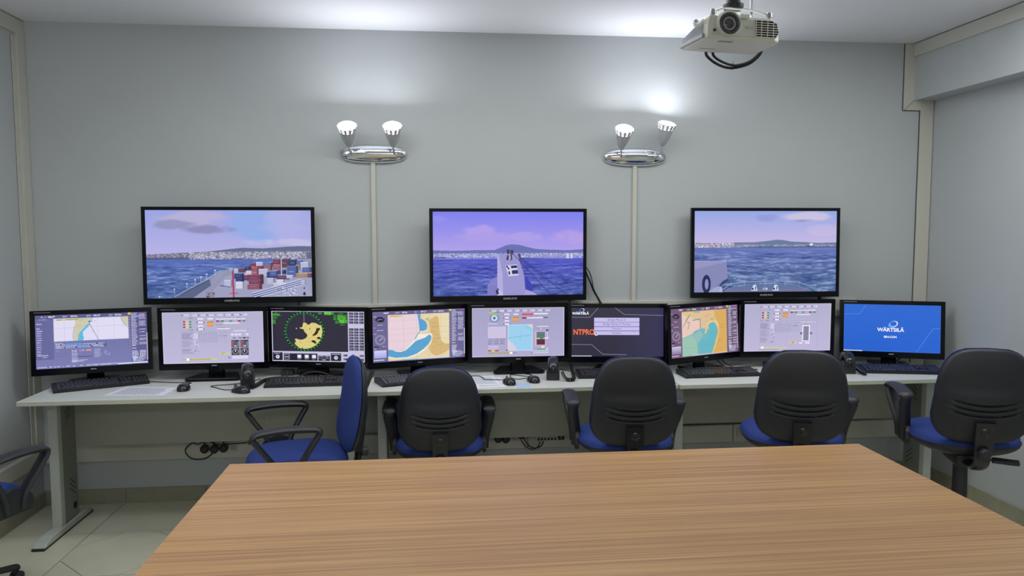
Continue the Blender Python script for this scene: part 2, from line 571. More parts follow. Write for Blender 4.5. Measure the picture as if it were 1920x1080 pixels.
def sky(cv, hor, top, low):
    cv.vgrad(0, hor, top, low)
def cloud(cv, cx, cy, rx, ry, c, al=.6, sc=9):
    n = cv.noise(sc, sc) * .6 + cv.noise(sc * 3, sc * 3) * .4
    d = 1 - (((cv.X - cx) / rx) ** 2 + ((cv.Y - cy) / ry) ** 2)
    k = (np.clip(d * 1.3 + (n - .5) * 2.2, 0, 1) * np.clip(d + .5, 0, 1) * al)[..., None]
    cv.a = cv.a * (1 - k) + np.array(c, np.float32) * k
def sea(cv, y0, c0, c1, lite, dark, amp=.5):
    cv.vgrad(y0, 1, c0, c1)
    t = np.clip((cv.Y - y0) / (1 - y0), 0, 1)
    w = np.zeros_like(cv.X)
    def streaks(rows, cols, seed_shift):
        g = RNG.random((rows + 3, cols + 3)).astype(np.float32)
        fy = np.sqrt(t) * rows + 1.2 * np.sin(cv.X * 7 + seed_shift); fx = cv.X * cols
        fy = np.clip(fy, 0, rows)
        iy = fy.astype(int); ix = fx.astype(int); ty = fy - iy; tx = fx - ix
        tx = tx * tx * (3 - 2 * tx); ty = ty * ty * (3 - 2 * ty)
        return ((g[iy, ix] * (1 - tx) + g[iy, ix + 1] * tx) * (1 - ty) + (g[iy + 1, ix] * (1 - tx) + g[iy + 1, ix + 1] * tx) * ty) * 2 - 1
    w = streaks(34, 9, 0) * .9 + streaks(70, 26, 2) * .8 + streaks(120, 60, 4) * .5
    w = w * np.clip(t * 3 + .35, 0, 1)
    m = cv.Y > y0
    kl = (np.clip(w, 0, 1) ** 1.5 * amp * m)[..., None]; kd = (np.clip(-w, 0, 1) ** 1.5 * amp * m)[..., None]
    cv.a = cv.a * (1 - kl) + np.array(lite, np.float32) * kl
    cv.a = cv.a * (1 - kd) + np.array(dark, np.float32) * kd
def town(cv, x0, y0, x1, y1, base, cols, n=900, tilt=0.0, sz=1.0):
    for _ in range(n):
        u = random.random(); x = x0 + (x1 - x0) * u
        y = y0 + (y1 - y0) * random.random() + tilt * (1 - u) * (y1 - y0)
        if y > y1: continue
        w = random.uniform(.004, .012) * sz
        cv.rect(x, y, x + w, y + random.uniform(.006, .016) * sz, random.choice(cols), .8)

def tv_port():
    c = Canvas(640, 360, (170, 172, 226))
    sky(c, .56, (154, 162, 226), (186, 180, 228))
    cloud(c, .68, .16, .2, .26, (142, 172, 232), .8, 4)
    cloud(c, .86, .14, .2, .2, (180, 180, 226), .6, 5)
    cloud(c, .3, .11, .28, .12, (182, 176, 214), .9, 7)
    cloud(c, .17, .16, .14, .06, (140, 142, 186), .8)
    cloud(c, .37, .22, .17, .055, (138, 138, 182), .9)
    cloud(c, .85, .37, .3, .05, (206, 198, 226), .6)
    c.poly([(.25, .49), (.4, .465), (.57, .43), (.7, .438), (.85, .42), (.93, .413), (1, .418), (1, .5), (.3, .5)], (98, 108, 136))
    c.poly([(0, .505), (.2, .485), (.33, .475), (.5, .47), (1, .47), (1, .56), (0, .558)], (112, 116, 146))
    c.poly([(0, .535), (.4, .54), (1, .555), (1, .565), (0, .56)], (84, 92, 132))
    town(c, 0, .485, .45, .53, None, [(150, 140, 160), (96, 98, 126), (176, 168, 184), (120, 116, 140)], 500, .2)
    town(c, .25, .475, 1, .55, None, [(190, 188, 208), (220, 216, 228), (150, 150, 176), (108, 112, 140), (170, 160, 176)], 1500)
    c.rect(.965, .48, 1, .57, (120, 124, 150)); c.rect(.975, .49, .98, .57, (70, 76, 100)); c.rect(.988, .49, .993, .57, (70, 76, 100))
    sea(c, .56, (88, 110, 184), (88, 112, 164), (150, 168, 214), (48, 68, 132), .75)
    c.poly([(.17, 1), (.45, .685), (.62, .665), (.8, .56), (1, .56), (1, 1)], (146, 148, 178))
    c.poly([(.14, 1), (.37, .79), (.38, .86), (.27, 1)], (90, 100, 134))
    c.poly([(.27, 1), (.38, .86), (.44, .7), (.48, .69), (.36, .9), (.33, 1)], (150, 152, 184))
    c.plines([(.16, .985), (.34, .80), (.44, .69)], (170, 176, 210), .0022)
    c.plines([(.20, .96), (.375, .795)], (60, 70, 104), .003, .5)
    for x, y in ((.07, .975), (.16, .895), (.235, .835), (.285, .79), (.32, .758), (.355, .73), (.405, .685)):
        c.line(x, y, x, y + .06, (190, 196, 222), .0015); c.rect(x - .005, y - .004, x + .006, y + .006, (225, 226, 240))
    c.poly([(.4, .9), (.47, .76), (.55, .72), (1, .7), (1, 1), (.36, 1)], (158, 158, 190))
    red, org, wht, blu, dbl, yel, brn = (118, 62, 88), (150, 92, 104), (178, 182, 214), (84, 100, 160), (54, 66, 116), (160, 130, 100), (96, 66, 92)
    P = [(.76, .565, .05, .06, red), (.8, .56, .07, .1, brn), (.86, .57, .05, .08, dbl), (.905, .58, .04, .06, blu), (.93, .60, .06, .09, wht), (.9, .63, .03, .06, yel),
         (.62, .605, .04, .09, red), (.655, .595, .05, .05, wht), (.7, .6, .06, .05, blu), (.695, .635, .06, .06, org), (.76, .63, .055, .055, org), (.66, .64, .04, .04, red), (.94, .66, .06, .06, blu),
         (.59, .64, .03, .05, dbl), (.55, .665, .045, .05, brn), (.52, .67, .03, .05, wht), (.49, .66, .03, .04, (150, 160, 200)), (.59, .70, .045, .05, (200, 190, 208)), (.63, .65, .04, .13, org),
         (.67, .675, .07, .08, wht), (.845, .645, .07, .13, blu), (.79, .69, .05, .05, dbl), (.72, .71, .06, .07, dbl), (.74, .70, .05, .06, blu), (.52, .725, .06, .06, dbl), (.9, .73, .09, .05, yel), (.98, .73, .02, .05, red),
         (.53, .785, .05, .045, (44, 56, 120)), (.58, .745, .04, .06, brn), (.6, .74, .1, .075, red), (.78, .75, .08, .05, brn), (.84, .75, .05, .04, wht),
         (.61, .8, .09, .05, (112, 64, 92)), (.6, .85, .09, .06, (140, 82, 100)), (.72, .78, .05, .07, wht), (.46, .8, .05, .08, wht), (.53, .82, .05, .08, (206, 206, 228)), (.78, .80, .05, .05, (200, 200, 224)), (.76, .84, .1, .04, (186, 188, 214)), (.93, .81, .03, .06, (176, 180, 208))]
    for x, y, w, h, k in P:
        c.rect(x, y, x + w, y + h, k); c.rect(x, y, x + w, y + .008, tuple(min(255, v + 34) for v in k)); c.rect(x + w * .8, y, x + w, y + h, tuple(int(v * .72) for v in k))
        c.rect(x + w * .15, y + h * .45, x + w * .6, y + h * .55, (210, 200, 214), .45)
    for k in range(7):
        c.line(.63, .955 + k * .012, .93, .80 + k * .012, (58, 70, 128) if k % 2 else (214, 218, 238), .0026)
    c.poly([(.63, .92), (.8, .88), (.93, .8), (.98, .9), (1, 1), (.72, 1)], (170, 174, 206), .35)
    for k in range(60):
        x = random.uniform(.78, .9); y = random.uniform(.87, .99)
        c.rect(x, y, x + .01, y + .008, random.choice([(230, 232, 244), (110, 116, 150), (190, 196, 220)]))
    for k in range(30):
        x = random.uniform(.35, .4); y = random.uniform(.93, .99)
        c.rect(x, y, x + .008, y + .01, random.choice([(70, 60, 60), (150, 130, 120), (110, 110, 130)]))
    c.poly([(.44, .86), (.5, .88), (.5, .885), (.43, .865)], (40, 46, 80))
    c.line(.811, .555, .811, .75, (216, 220, 240), .0025)
    c.line(.513, .70, .515, 1, (168, 52, 82), .0045); c.line(.49, .955, .54, .955, (168, 52, 82), .002)
    c.ell(.951, .97, .008, .02, (40, 46, 76)); c.ell(.951, .905, .004, .01, (30, 36, 66))
    return c

def tv_bow():
    c = Canvas(640, 360, (130, 132, 236))
    sky(c, .47, (124, 128, 236), (178, 160, 232))
    cloud(c, .3, .24, .13, .1, (178, 160, 232), .9, 8)
    cloud(c, .34, .31, .22, .08, (172, 156, 230), .9, 7)
    cloud(c, .63, .3, .14, .07, (176, 160, 232), .8, 8)
    cloud(c, .9, .31, .16, .1, (182, 160, 228), .8, 6)
    cloud(c, .04, .08, .06, .06, (150, 146, 236), .7, 6)
    c.poly([(0, .455), (.15, .462), (.3, .455), (.4, .457), (.44, .43), (.48, .398), (.52, .388), (.57, .395), (.62, .42), (.68, .445), (.78, .455), (.9, .462), (1, .45), (1, .54), (0, .53)], (104, 112, 178))
    c.rect(0, .495, 1, .55, (120, 124, 184))
    town(c, 0, .49, 1, .535, None, [(196, 200, 230), (160, 166, 210), (110, 118, 172), (210, 210, 236), (140, 140, 188)], 1500)
    c.rect(.72, .515, .97, .55, (150, 142, 190), .6)
    c.poly([(.56, .55), (.66, .553), (.74, .56), (1, .57), (1, .58), (.56, .57)], (78, 84, 140))
    c.rect(.885, .5, .905, .565, (200, 204, 228)); c.rect(.912, .5, .93, .565, (200, 204, 228))
    sea(c, .56, (84, 88, 196), (72, 92, 160), (128, 136, 218), (40, 46, 132), .75)
    c.rect(.01, .54, .08, .55, (66, 72, 130)); c.rect(.02, .575, .13, .582, (60, 68, 130))
    hull = (152, 148, 206)
    c.poly([(.355, .88), (.385, .80), (.42, .77), (.42, 1), (.355, 1)], (132, 128, 198))
    for k in range(5): c.line(.365 + k * .011, .88, .365 + k * .011, 1, (112, 108, 182), .0012)
    c.poly([(.605, .77), (.635, .83), (.655, .88), (.66, .95), (.61, .95)], (62, 66, 178))
    c.poly([(.42, .50), (.555, .50), (.575, .62), (.60, .76), (.61, 1), (.46, 1), (.455, .90), (.42, .90)], hull)
    c.poly([(.42, .50), (.43, .5), (.455, .74), (.46, 1), (.42, .9)], (178, 172, 222))
    c.poly([(.61, .93), (.66, .965), (.69, 1), (.6, 1)], (166, 158, 214))
    c.poly([(.555, .5), (.575, .5), (.582, .61), (.575, .61)], (76, 76, 120))
    c.poly([(.42, .94), (.44, .93), (.46, 1), (.42, 1)], (196, 190, 230)); c.poly([(.41, .935), (.425, .93), (.43, .985), (.415, .985)], (44, 42, 90))
    c.poly([(.475, .64), (.55, .628), (.562, .76), (.495, .77)], (214, 212, 236))
    c.poly([(.478, .645), (.49, .643), (.492, .66), (.482, .665)], (34, 36, 76))
    c.poly([(.487, .665), (.497, .665), (.503, .69), (.493, .69)], (34, 36, 76)); c.poly([(.493, .71), (.503, .71), (.507, .75), (.498, .75)], (34, 36, 76))
    c.poly([(.51, .645), (.55, .64), (.554, .67), (.514, .675)], (40, 44, 92)); c.poly([(.517, .7), (.556, .695), (.56, .74), (.52, .745)], (48, 54, 110))
    for x, y in ((.485, .45), (.51, .455)):
        c.rect(x, y, x + .018, y + .055, (66, 62, 88)); c.line(x + .01, y + .05, x + .0, y + .12, (58, 54, 84), .004)
    c.poly([(.49, .5), (.52, .5), (.525, .57), (.49, .57)], (170, 164, 206)); c.line(.512, .5, .517, .565, (48, 46, 84), .004); c.line(.495, .52, .492, .57, (48, 46, 84), .003)
    for a, b in (((.53, .51), (.78, 1)), ((.585, .585), (.89, 1)), ((.583, .56), (.72, .74))):
        c.line(a[0], a[1], b[0], b[1], (38, 40, 92), .0014)
    return c

def tv_tug():
    c = Canvas(640, 360, (170, 176, 230))
    sky(c, .42, (150, 166, 228), (200, 186, 226))
    cloud(c, .52, .08, .1, .06, (144, 152, 212), .7, 8)
    cloud(c, .8, .07, .2, .07, (204, 196, 222), .9, 8)
    cloud(c, .78, .12, .16, .025, (146, 146, 190), .8, 8)
    cloud(c, .9, .24, .14, .08, (206, 188, 224), .5, 6)
    c.poly([(0, .39), (.1, .395), (.2, .40), (.3, .385), (.42, .385), (.52, .368), (.57, .355), (.62, .358), (.68, .378), (.78, .385), (.87, .395), (1, .39), (1, .45), (0, .46)], (104, 124, 158))
    c.rect(0, .405, .5, .46, (128, 128, 164))
    town(c, 0, .39, .27, .455, None, [(214, 204, 214), (190, 176, 190), (110, 104, 134), (236, 228, 236), (150, 140, 164)], 420)
    town(c, .2, .41, 1, .44, None, [(150, 160, 186), (180, 180, 200), (110, 130, 156)], 400)
    c.poly([(0, .455), (.3, .45), (.45, .437), (1, .44), (1, .45), (.3, .462), (0, .47)], (84, 92, 128))
    c.rect(.79, .425, .84, .437, (60, 60, 90)); c.rect(.81, .40, .835, .43, (220, 220, 236)); c.rect(0, .465, .035, .482, (46, 52, 90))
    sea(c, .45, (104, 118, 186), (78, 106, 146), (158, 172, 214), (52, 68, 128), .75)
    c.poly([(0, .61), (.225, .615), (.228, .68), (.235, .83), (.17, .91), (.09, 1), (0, 1)], (134, 136, 182))
    c.poly([(0, .61), (.225, .615), (.222, .63), (.14, .66), (0, .72)], (148, 148, 192)); c.plines([(0, .62), (.22, .615)], (168, 172, 208), .002)
    c.poly([(.195, .87), (.235, .83), (.23, .87), (.17, .94)], (60, 64, 104))
    c.ell(.086, .90, .03, .115, (40, 46, 84)); c.ell(.088, .90, .013, .065, (140, 146, 196))
    c.poly([(.1, 1), (.14, .94), (.17, .925), (.195, .935), (.2, 1)], (176, 182, 212))
    for k in range(4): c.line(.12 + .015 * k, 1, .145 + .012 * k, .93, (110, 116, 156), .0015)
    c.poly([(.2, 1), (.27, .94), (.4, .915), (.6, .91), (.72, .93), (.8, .97), (.82, 1)], (96, 116, 158))
    c.plines([(.2, .97), (.25, .9), (.35, .877), (.5, .87), (.66, .872), (.74, .885), (.81, .93), (.86, .985)], (152, 166, 204), .0022)
    c.plines([(.21, .99), (.29, .925), (.4, .905), (.6, .9), (.72, .92), (.8, .975)], (128, 144, 184), .002)
    for x in (.26, .355, .43, .5, .57, .64, .74): c.line(x, .873, x - .004, .92, (166, 178, 212), .0014)
    c.plines([(.22, .985), (.8, .975)], (180, 110, 130), .0018)
    for x in (.415, .565):
        c.poly([(x - .015, .985), (x, .915), (x + .02, .915), (x + .03, .985)], (216, 222, 242)); c.rect(x - .008, .95, x + .002, .975, (40, 46, 86)); c.rect(x + .012, .93, x + .02, .975, (90, 96, 130))
    c.rect(.485, .95, .515, .975, (200, 208, 232)); c.rect(.492, .955, .5, .97, (40, 46, 86))
    return c

LAV = (112, 112, 160)
W_ = (232, 230, 250)
def top_bar(c, x1=.84):
    for x in (.05, .24, .45, .65):
        c.micro(x, .018, x + .05, .045, W_, 1); c.micro(x, .055, x + .035, .07, W_, 1, al=.5)
    c.rect(.825, .0, .85, .045, (226, 220, 90)); c.rect(.834, .01, .84, .035, (90, 90, 40))
def side_panel(c, x0=.85):
    for k in range(12): c.rect(.83, .07 + k * .065 * .8, .845, .10 + k * .052, (60, 58, 96)); 
    for k in range(12): c.rect(.833, .078 + k * .052, .842, .092 + k * .052, W_)
    y = .0
    for k in range(34):
        y = .01 + k * .026
        if 24 < k < 28 and k % 2: continue
        if k in (1, 6, 11, 27): c.rect(x0, y, .995, y + .012, (52, 48, 84), .8)
        c.micro(x0 + .005, y, x0 + .05 + .02 * random.random(), y + .02, W_, 1, .9, .95, .3, .6)
        if random.random() < .65: c.micro(x0 + .075, y, .99, y + .02, W_, 1, .9, .95, .2, .6)
    c.rect(.885, .06, .925, .09, (110, 170, 226)); c.rect(.93, .022, .98, .04, (190, 80, 150))
    c.rect(.86, .85, .89, .93, (130, 180, 232)); c.micro(.86, .85, .99, .98, W_, 5, .8, .8)
    c.rect(.994, .4, 1, .93, W_)
def m_route():
    c = Canvas(480, 270, LAV)
    c.vgrad(0, 1, (108, 108, 158), (124, 126, 178))
    c.rect(0, 0, .85, .07, (92, 92, 142)); c.rect(.85, 0, 1, 1, (96, 94, 146)); c.rect(0, .07, .155, .83, (104, 104, 156))
    top_bar(c); c.poly([(.765, .04), (.785, .04), (.775, .0)], (190, 60, 96))
    x0, y0, x1, y1 = .158, .07, .828, .50
    c.rect(x0, y0, x1, y1, (222, 218, 242))
    land = (206, 200, 172)
    def Q(p): return [(x0 + (x1 - x0) * a, y0 + (y1 - y0) * b) for a, b in p]
    c.poly(Q([(.285, 0), (.51, 0), (.50, .12), (.47, .22), (.42, .38), (.35, .55), (.325, .75), (.31, 1), (.275, 1), (.26, .85), (.265, .65), (.28, .35)]), land)
    c.poly(Q([(.47, .22), (.485, .26), (.44, .45), (.385, .6), (.38, .75), (.395, .88), (.38, 1), (.31, 1), (.325, .75), (.345, .6), (.42, .38)]), (96, 186, 228))
    c.poly(Q([(.51, 0), (.525, 0), (.49, .2), (.47, .22)]), (150, 196, 226))
    c.plines(Q([(.26, 1), (.25, .85), (.255, .65), (.275, .35)]), (90, 130, 120), .0015)
    c.poly(Q([(.9, 0), (1, 0), (1, .42), (.96, .38), (.92, .2)]), land); c.plines(Q([(.895, 0), (.915, .2), (.955, .4), (1, .5)]), (130, 170, 210), .003)
    for b in (.38, .02): c.line(x0, y0 + b * (y1 - y0) + .02, x1, y0 + b * (y1 - y0), (160, 158, 190), .0008)
    for a in (.14, .58, .8): c.line(x0 + a * (x1 - x0), y0, x0 + a * (x1 - x0), y1, (176, 172, 204), .0008)
    c.plines(Q([(.475, .26), (.51, .5), (.59, 1)]), (60, 60, 90), .0012)
    c.ell(.474, .145, .009, .012, (60, 70, 120)); c.micro(.485, .135, .53, .15, (90, 90, 130), 1)
    c.rect(.18, .085, .39, .108, (204, 196, 96)); c.micro(.19, .085, .38, .108, (130, 126, 60), 1)
    for a, b, w in ((.34, .1, .05), (.3, .33, .06), (.4, .35, .09), (.31, .72, .04), (.5, .62, .04)): c.line(x0 + a * (x1 - x0), y0 + b * (y1 - y0), x0 + (a + w) * (x1 - x0), y0 + b * (y1 - y0), (120, 120, 140), .0008)
    c.micro(.03, .075, .13, .095, W_, 1, 1)
    for k in range(14):
        if k in (1,): continue
        c.micro(.01, .15 + k * .043, .045 + .02 * random.random(), .175 + k * .043, W_, 1, 1)
    c.micro(.01, .74, .13, .765, W_, 1, 1); c.micro(.06, .775, .1, .80, W_, 1, 1)
    c.frame(.005, .08, .152, .83, (92, 92, 140), .0015)
    # route table
    c.micro(.165, .53, .24, .55, W_, 1, 1)
    for r in range(3):
        y = .55 + r * .03
        c.rect(.21, y, .62, y + .024, (60, 62, 112), .6); c.micro(.17, y, .62, y + .024, W_, 1, .7, .9, .1)
    c.rect(.255, .55, .375, .575, (96, 160, 230)); c.rect(.36, .585, .455, .625, (110, 160, 222)); c.rect(.5, .60, .55, .63, (124, 170, 226))
    for r in range(9):
        y = .665 + r * .028
        c.micro(.31, y, .37, y + .02, W_, 1, .9); 
        if r < 6: c.micro(.51, y, .575, y + .02, W_, 1, .9, .7)
    c.rect(.375, .67, .42, .70, (200, 120, 180)); c.rect(.405, .67, .42, .7, (110, 200, 200)); c.rect(.435, .67, .485, .70, (220, 150, 150))
    c.rect(.31, .795, .49, .812, (58, 60, 108), .6); c.micro(.31, .86, .45, .90, W_, 2, 1)
    c.micro(.60, .71, .65, .80, (170, 190, 240), 3)
    c.micro(.17, .67, .21, .69, (160, 160, 204), 1); c.line(.165, .73, .27, .73, (100, 100, 150), .001); c.line(.165, .78, .25, .78, (100, 100, 150), .001)
    side_panel(c)
    c.micro(.01, .955, .84, .985, W_, 1, .35, .8); c.rect(.48, .955, .7, .97, (190, 200, 240), .7); c.rect(.72, .965, 1, .985, (240, 240, 252))
    return c

def gauge(c, cx, cy, r, bgc, fg, n=16):
    ar = c.w / c.h
    for k in range(n):
        a = 2 * PI * k / n
        c.line(cx + r * .7 * math.cos(a), cy + r * .7 * ar * math.sin(a), cx + r * math.cos(a), cy + r * ar * math.sin(a), fg, .0022)
def conning(kind):
    c = Canvas(480, 270, (186, 182, 214))
    c.vgrad(0, 1, (178, 176, 206), (192, 184, 218))
    if kind == 'b': c.a *= np.array([.93, .93, .96])
    g1, dk = (150, 148, 178), (96, 94, 120)
    x0, x1 = .18, .845
    c.frame(x0, .03, x1, .965, (168, 164, 196), .001)
    for k in range(8):
        x = x0 + .005 + k * .083
        c.micro(x, .05, x + .025, .075, dk, 1); c.rect(x + .03, .045, x + .075, .078, (228, 224, 246)); c.micro(x + .035, .053, x + .07, .07, (140, 138, 160), 1)
    c.line(x0, .37, x1, .37, g1, .001)
    if kind in 'ac':
        for k in range(3):
            c.rect(.205, .175 + k * .052, .225, .2 + k * .052, (164, 40, 76)); c.rect(.262, .175 + k * .052, .285, .2 + k * .052, (56, 150, 104))
        c.rect(.228, .16, .258, .33, (216, 196, 186)); c.rect(.23, .13, .256, .155, (196, 176, 150)); c.rect(.235, .315, .26, .335, (206, 170, 130))
        c.micro(.19, .335, .33, .355, dk, 1, .5); c.micro(.26, .11, .31, .13, dk, 1)
    else:
        c.ell(.24, .21, .05, .085, (112, 130, 176)); c.ell(.24, .21, .037, .065, (196, 210, 236)); c.rect(.23, .19, .25, .225, (54, 54, 70))
        c.poly([(.215, .115), (.265, .115), (.27, .15), (.21, .15)], (104, 214, 100)); c.rect(.17, .075, .23, .105, (224, 170, 110)); c.rect(.25, .085, .3, .1, (150, 110, 80))
        c.micro(.17, .31, .3, .335, W_, 1)
    c.rect(.345, .12, .405, .15, (232, 228, 248)); c.rect(.445, .12, .50, .15, (232, 228, 248)); c.micro(.33, .125, .34, .145, dk, 1); c.micro(.42, .125, .44, .145, dk, 1)
    for y in (.19, .255, .32):
        c.rect(.35, y, .40, y + .03, (236, 232, 250)); 
        if y != .255: c.poly([(.335, y + .015), (.347, y), (.347, y + .03)], (110, 40, 80)); c.poly([(.415, y + .015), (.403, y), (.403, y + .03)], (84, 80, 104))
    c.poly([(.37, .29), (.385, .29), (.378, .305)], (140, 40, 60))
    c.rect(.44, .19, .50, .28, (232, 164, 84)); c.rect(.44, .19, .485, .205, (196, 120, 50)); c.rect(.49, .188, .5, .205, (90, 70, 60)); c.rect(.44, .27, .5, .283, (214, 140, 66))
    if kind in 'ac':
        c.rect(.53, .135, .82, .15, (244, 242, 252)); c.micro(.53, .115, .82, .13, dk, 1, .3)
        for x, k in ((.53, (170, 40, 84)), (.575, (64, 140, 112)), (.66, (90, 150, 128)), (.745, (170, 40, 84)), (.79, (64, 140, 112))): c.rect(x, .172, x + .033, .195, k)
        c.rect(.6, .215 if kind == 'a' else .225, .76, .232 if kind == 'a' else .24, (240, 238, 250))
        if kind == 'a':
            c.rect(.54, .325, .665, .34, (244, 242, 252)); c.micro(.53, .25, .62, .265, dk, 1, .5, .5); c.micro(.54, .3, .67, .315, dk, 1, .5, .5); c.rect(.7, .37, .83, .385, (236, 234, 248))
    else:
        c.rect(.54, .115, .665, .155, (214, 70, 96)); c.rect(.54, .115, .665, .13, (222, 120, 140)); c.rect(.665, .12, .82, .14, (244, 242, 252))
        c.rect(.54, .20, .59, .225, (150, 20, 60)); c.rect(.59, .2, .77, .222, (240, 236, 250)); c.rect(.77, .195, .82, .22, (60, 120, 90)); c.micro(.6, .175, .72, .19, dk, 1, .5)
    if kind in 'ac':
        c.micro(.185, .395, .32, .41, dk, 1, 1, .6)
        for y0, y1, r in ((.415, .525, 6), (.55, .68, 7), (.715, .81, 5)): c.micro(.187, y0, .30, y1, (120, 118, 146), r, .95, .75, .4, .5); c.line(.187, y1 + .01, .345, y1 + .01, g1, .001)
        c.rect(.305, .41, .345, .53, (206, 202, 230)); c.rect(.305, .55, .35, .7, (198, 194, 224)); c.micro(.31, .55, .35, .82, dk, 8, .25, .5)
        for k in range(9): c.rect(.355 + k * .022, .415, .356 + k * .022, .60, (150, 148, 180)); c.micro(.355 + k * .022, .42, .37 + k * .022, .6, (150, 148, 180), 9, .9, .7)
        for k in range(4): c.micro(.56 + k * .022, .44, .575 + k * .022, .6, (160, 158, 188), 8, .6, .6)
        c.micro(.36, .40, .66, .412, dk, 1, .5, .5); c.micro(.56, .455, .64, .48, dk, 1, .7, .6)
    if kind == 'a':
        for k, x in enumerate((.672, .71, .745, .82)):
            c.rect(x, .43, x + .03, .47, (226, 222, 244))
        for k, x in enumerate((.69, .75, .79, .825)): c.rect(x, .505, x + .03, .53, (70, 68, 80) if k == 2 else (130, 128, 150))
        for y, dark in ((.56, 0), (.715, 1)):
            for x in (.675, .765):
                c.rect(x, y, x + .08, y + .14, (52, 52, 66))
                if dark: gauge(c, x + .04, y + .07, .034, None, (232, 230, 244), 14); c.rect(x + .036, y + .03, x + .044, y + .08, W_)
                else:
                    c.poly([(x + .002, y + .01), (x + .04, y + .01), (x + .03, y + .13), (x + .002, y + .13)], (150, 92, 110)); c.ell(x + .045, y + .07, .022, .045, (90, 92, 110)); c.poly([(x + .06, y + .02), (x + .078, y + .03), (x + .078, y + .12), (x + .06, y + .13)], (128, 132, 150)); c.rect(x + .03, y + .105, x + .055, y + .125, W_)
        c.rect(.68, .87, .84, .925, (224, 222, 244)); c.micro(.64, .88, .67, .92, dk, 2); c.line(.68, .9, .84, .9, g1, .001)
        c.rect(.56, .80, .65, .84, (206, 210, 140)); c.micro(.575, .805, .64, .835, (110, 120, 70), 2, .7)
        c.rect(.19, .91, .53, .945, (204, 208, 130)); c.micro(.19, .915, .53, .94, (120, 130, 60), 1, .8); c.rect(.225, .9, .255, .95, (248, 248, 244)); c.line(.26, .91, .26, .945, LAV, .001)
    elif kind == 'c':
        c.frame(.67, .46, .76, .80, (244, 242, 252), .009); c.rect(.69, .48, .745, .78, (136, 134, 160))
        for x in (.66, .775): c.ell(x, .63, .013, .022, (96, 98, 116))
        c.micro(.69, .43, .75, .445, dk, 1); c.rect(.64, .385, .83, .392, (240, 238, 250)); c.rect(.64, .82, .675, .85, W_); c.rect(.71, .82, .76, .85, W_)
        c.rect(.53, .80, .61, .845, (214, 204, 150)); c.micro(.55, .805, .6, .835, (130, 120, 70), 2, .6)
        c.rect(.18, .91, .50, .95, (206, 200, 160)); c.rect(.2, .9, .23, .95, (248, 248, 244)); c.line(.17, .965, .4, .965, dk, .0015)
    else:
        c.rect(.17, .38, .36, .61, (204, 194, 226)); c.frame(.17, .38, .36, .61, (226, 220, 242), .003)
        for r in range(3):
            for k in range(3): c.rect(.17 + k * .065, .635 + r * .04, .225 + k * .065, .665 + r * .04, (162, 158, 190)); c.micro(.175 + k * .065, .64 + r * .04, .22 + k * .065, .66 + r * .04, (112, 110, 140), 1)
        c.rect(.17, .775, .285, .80, (206, 198, 230)); c.rect(.17, .82, .285, .84, (206, 198, 230))
        c.rect(.17, .86, .285, .89, (176, 108, 60)); c.rect(.205, .86, .245, .89, (238, 190, 130)); c.rect(.365, .85, .385, .88, (160, 100, 70))
        c.rect(.165, .90, .42, .95, (190, 182, 160)); c.micro(.17, .91, .5, .94, (130, 126, 110), 1, .7); c.rect(.405, .905, .435, .95, (250, 248, 250))
        c.rect(.385, .35, .655, .88, (156, 208, 238)); c.frame(.385, .35, .655, .88, (236, 240, 250), .004)
        c.poly([(.39, .67), (.42, .70), (.46, .77), (.49, .87), (.39, .87)], (216, 206, 222)); c.poly([(.59, .355), (.65, .355), (.65, .42)], (218, 208, 216)); c.poly([(.54, .36), (.59, .36), (.65, .43), (.65, .5)], (146, 204, 226))
        c.line(.39, .62, .65, .56, (76, 130, 150), .0012); c.line(.52, .56, .52, .67, (120, 160, 190), .0012); c.line(.455, .68, .47, .73, (130, 170, 190), .001)
        for k in range(60):
            x = random.uniform(.4, .64); y = random.uniform(.37, .86); c.rect(x, y, x + .002, y + .004, (120, 170, 206))
        c.rect(.68, .49, .80, .79, (214, 176, 214)); c.rect(.697, .505, .79, .765, (110, 132, 140))
        for k in range(5): c.rect(.7, .515 + k * .024, .787, .525 + k * .024, (66, 110, 90))
        c.rect(.7, .655, .79, .765, (96, 52, 60)); c.rect(.7, .625, .735, .645, (236, 232, 140)); c.rect(.77, .625, .79, .645, (236, 232, 140))
        c.ell(.815, .475, .013, .022, (70, 74, 96)); c.line(.815, .49, .815, .62, W_, .003); c.rect(.79, .62, .83, .645, W_)
        c.rect(.705, .38, .83, .395, W_); c.rect(.735, .425, .755, .45, W_); c.micro(.71, .43, .78, .445, dk, 1, .6)
        c.rect(.70, .845, .80, .87, (90, 190, 90)); c.rect(.8, .845, .825, .865, W_); c.rect(.75, .80, .785, .835, W_); c.rect(.66, .89, .83, .90, W_); c.rect(.66, .925, .83, .94, (224, 220, 240)); c.micro(.63, .925, .66, .94, dk, 1)
    c.frame(0, 0, 1, 1, (222, 218, 240), .004)
    return c

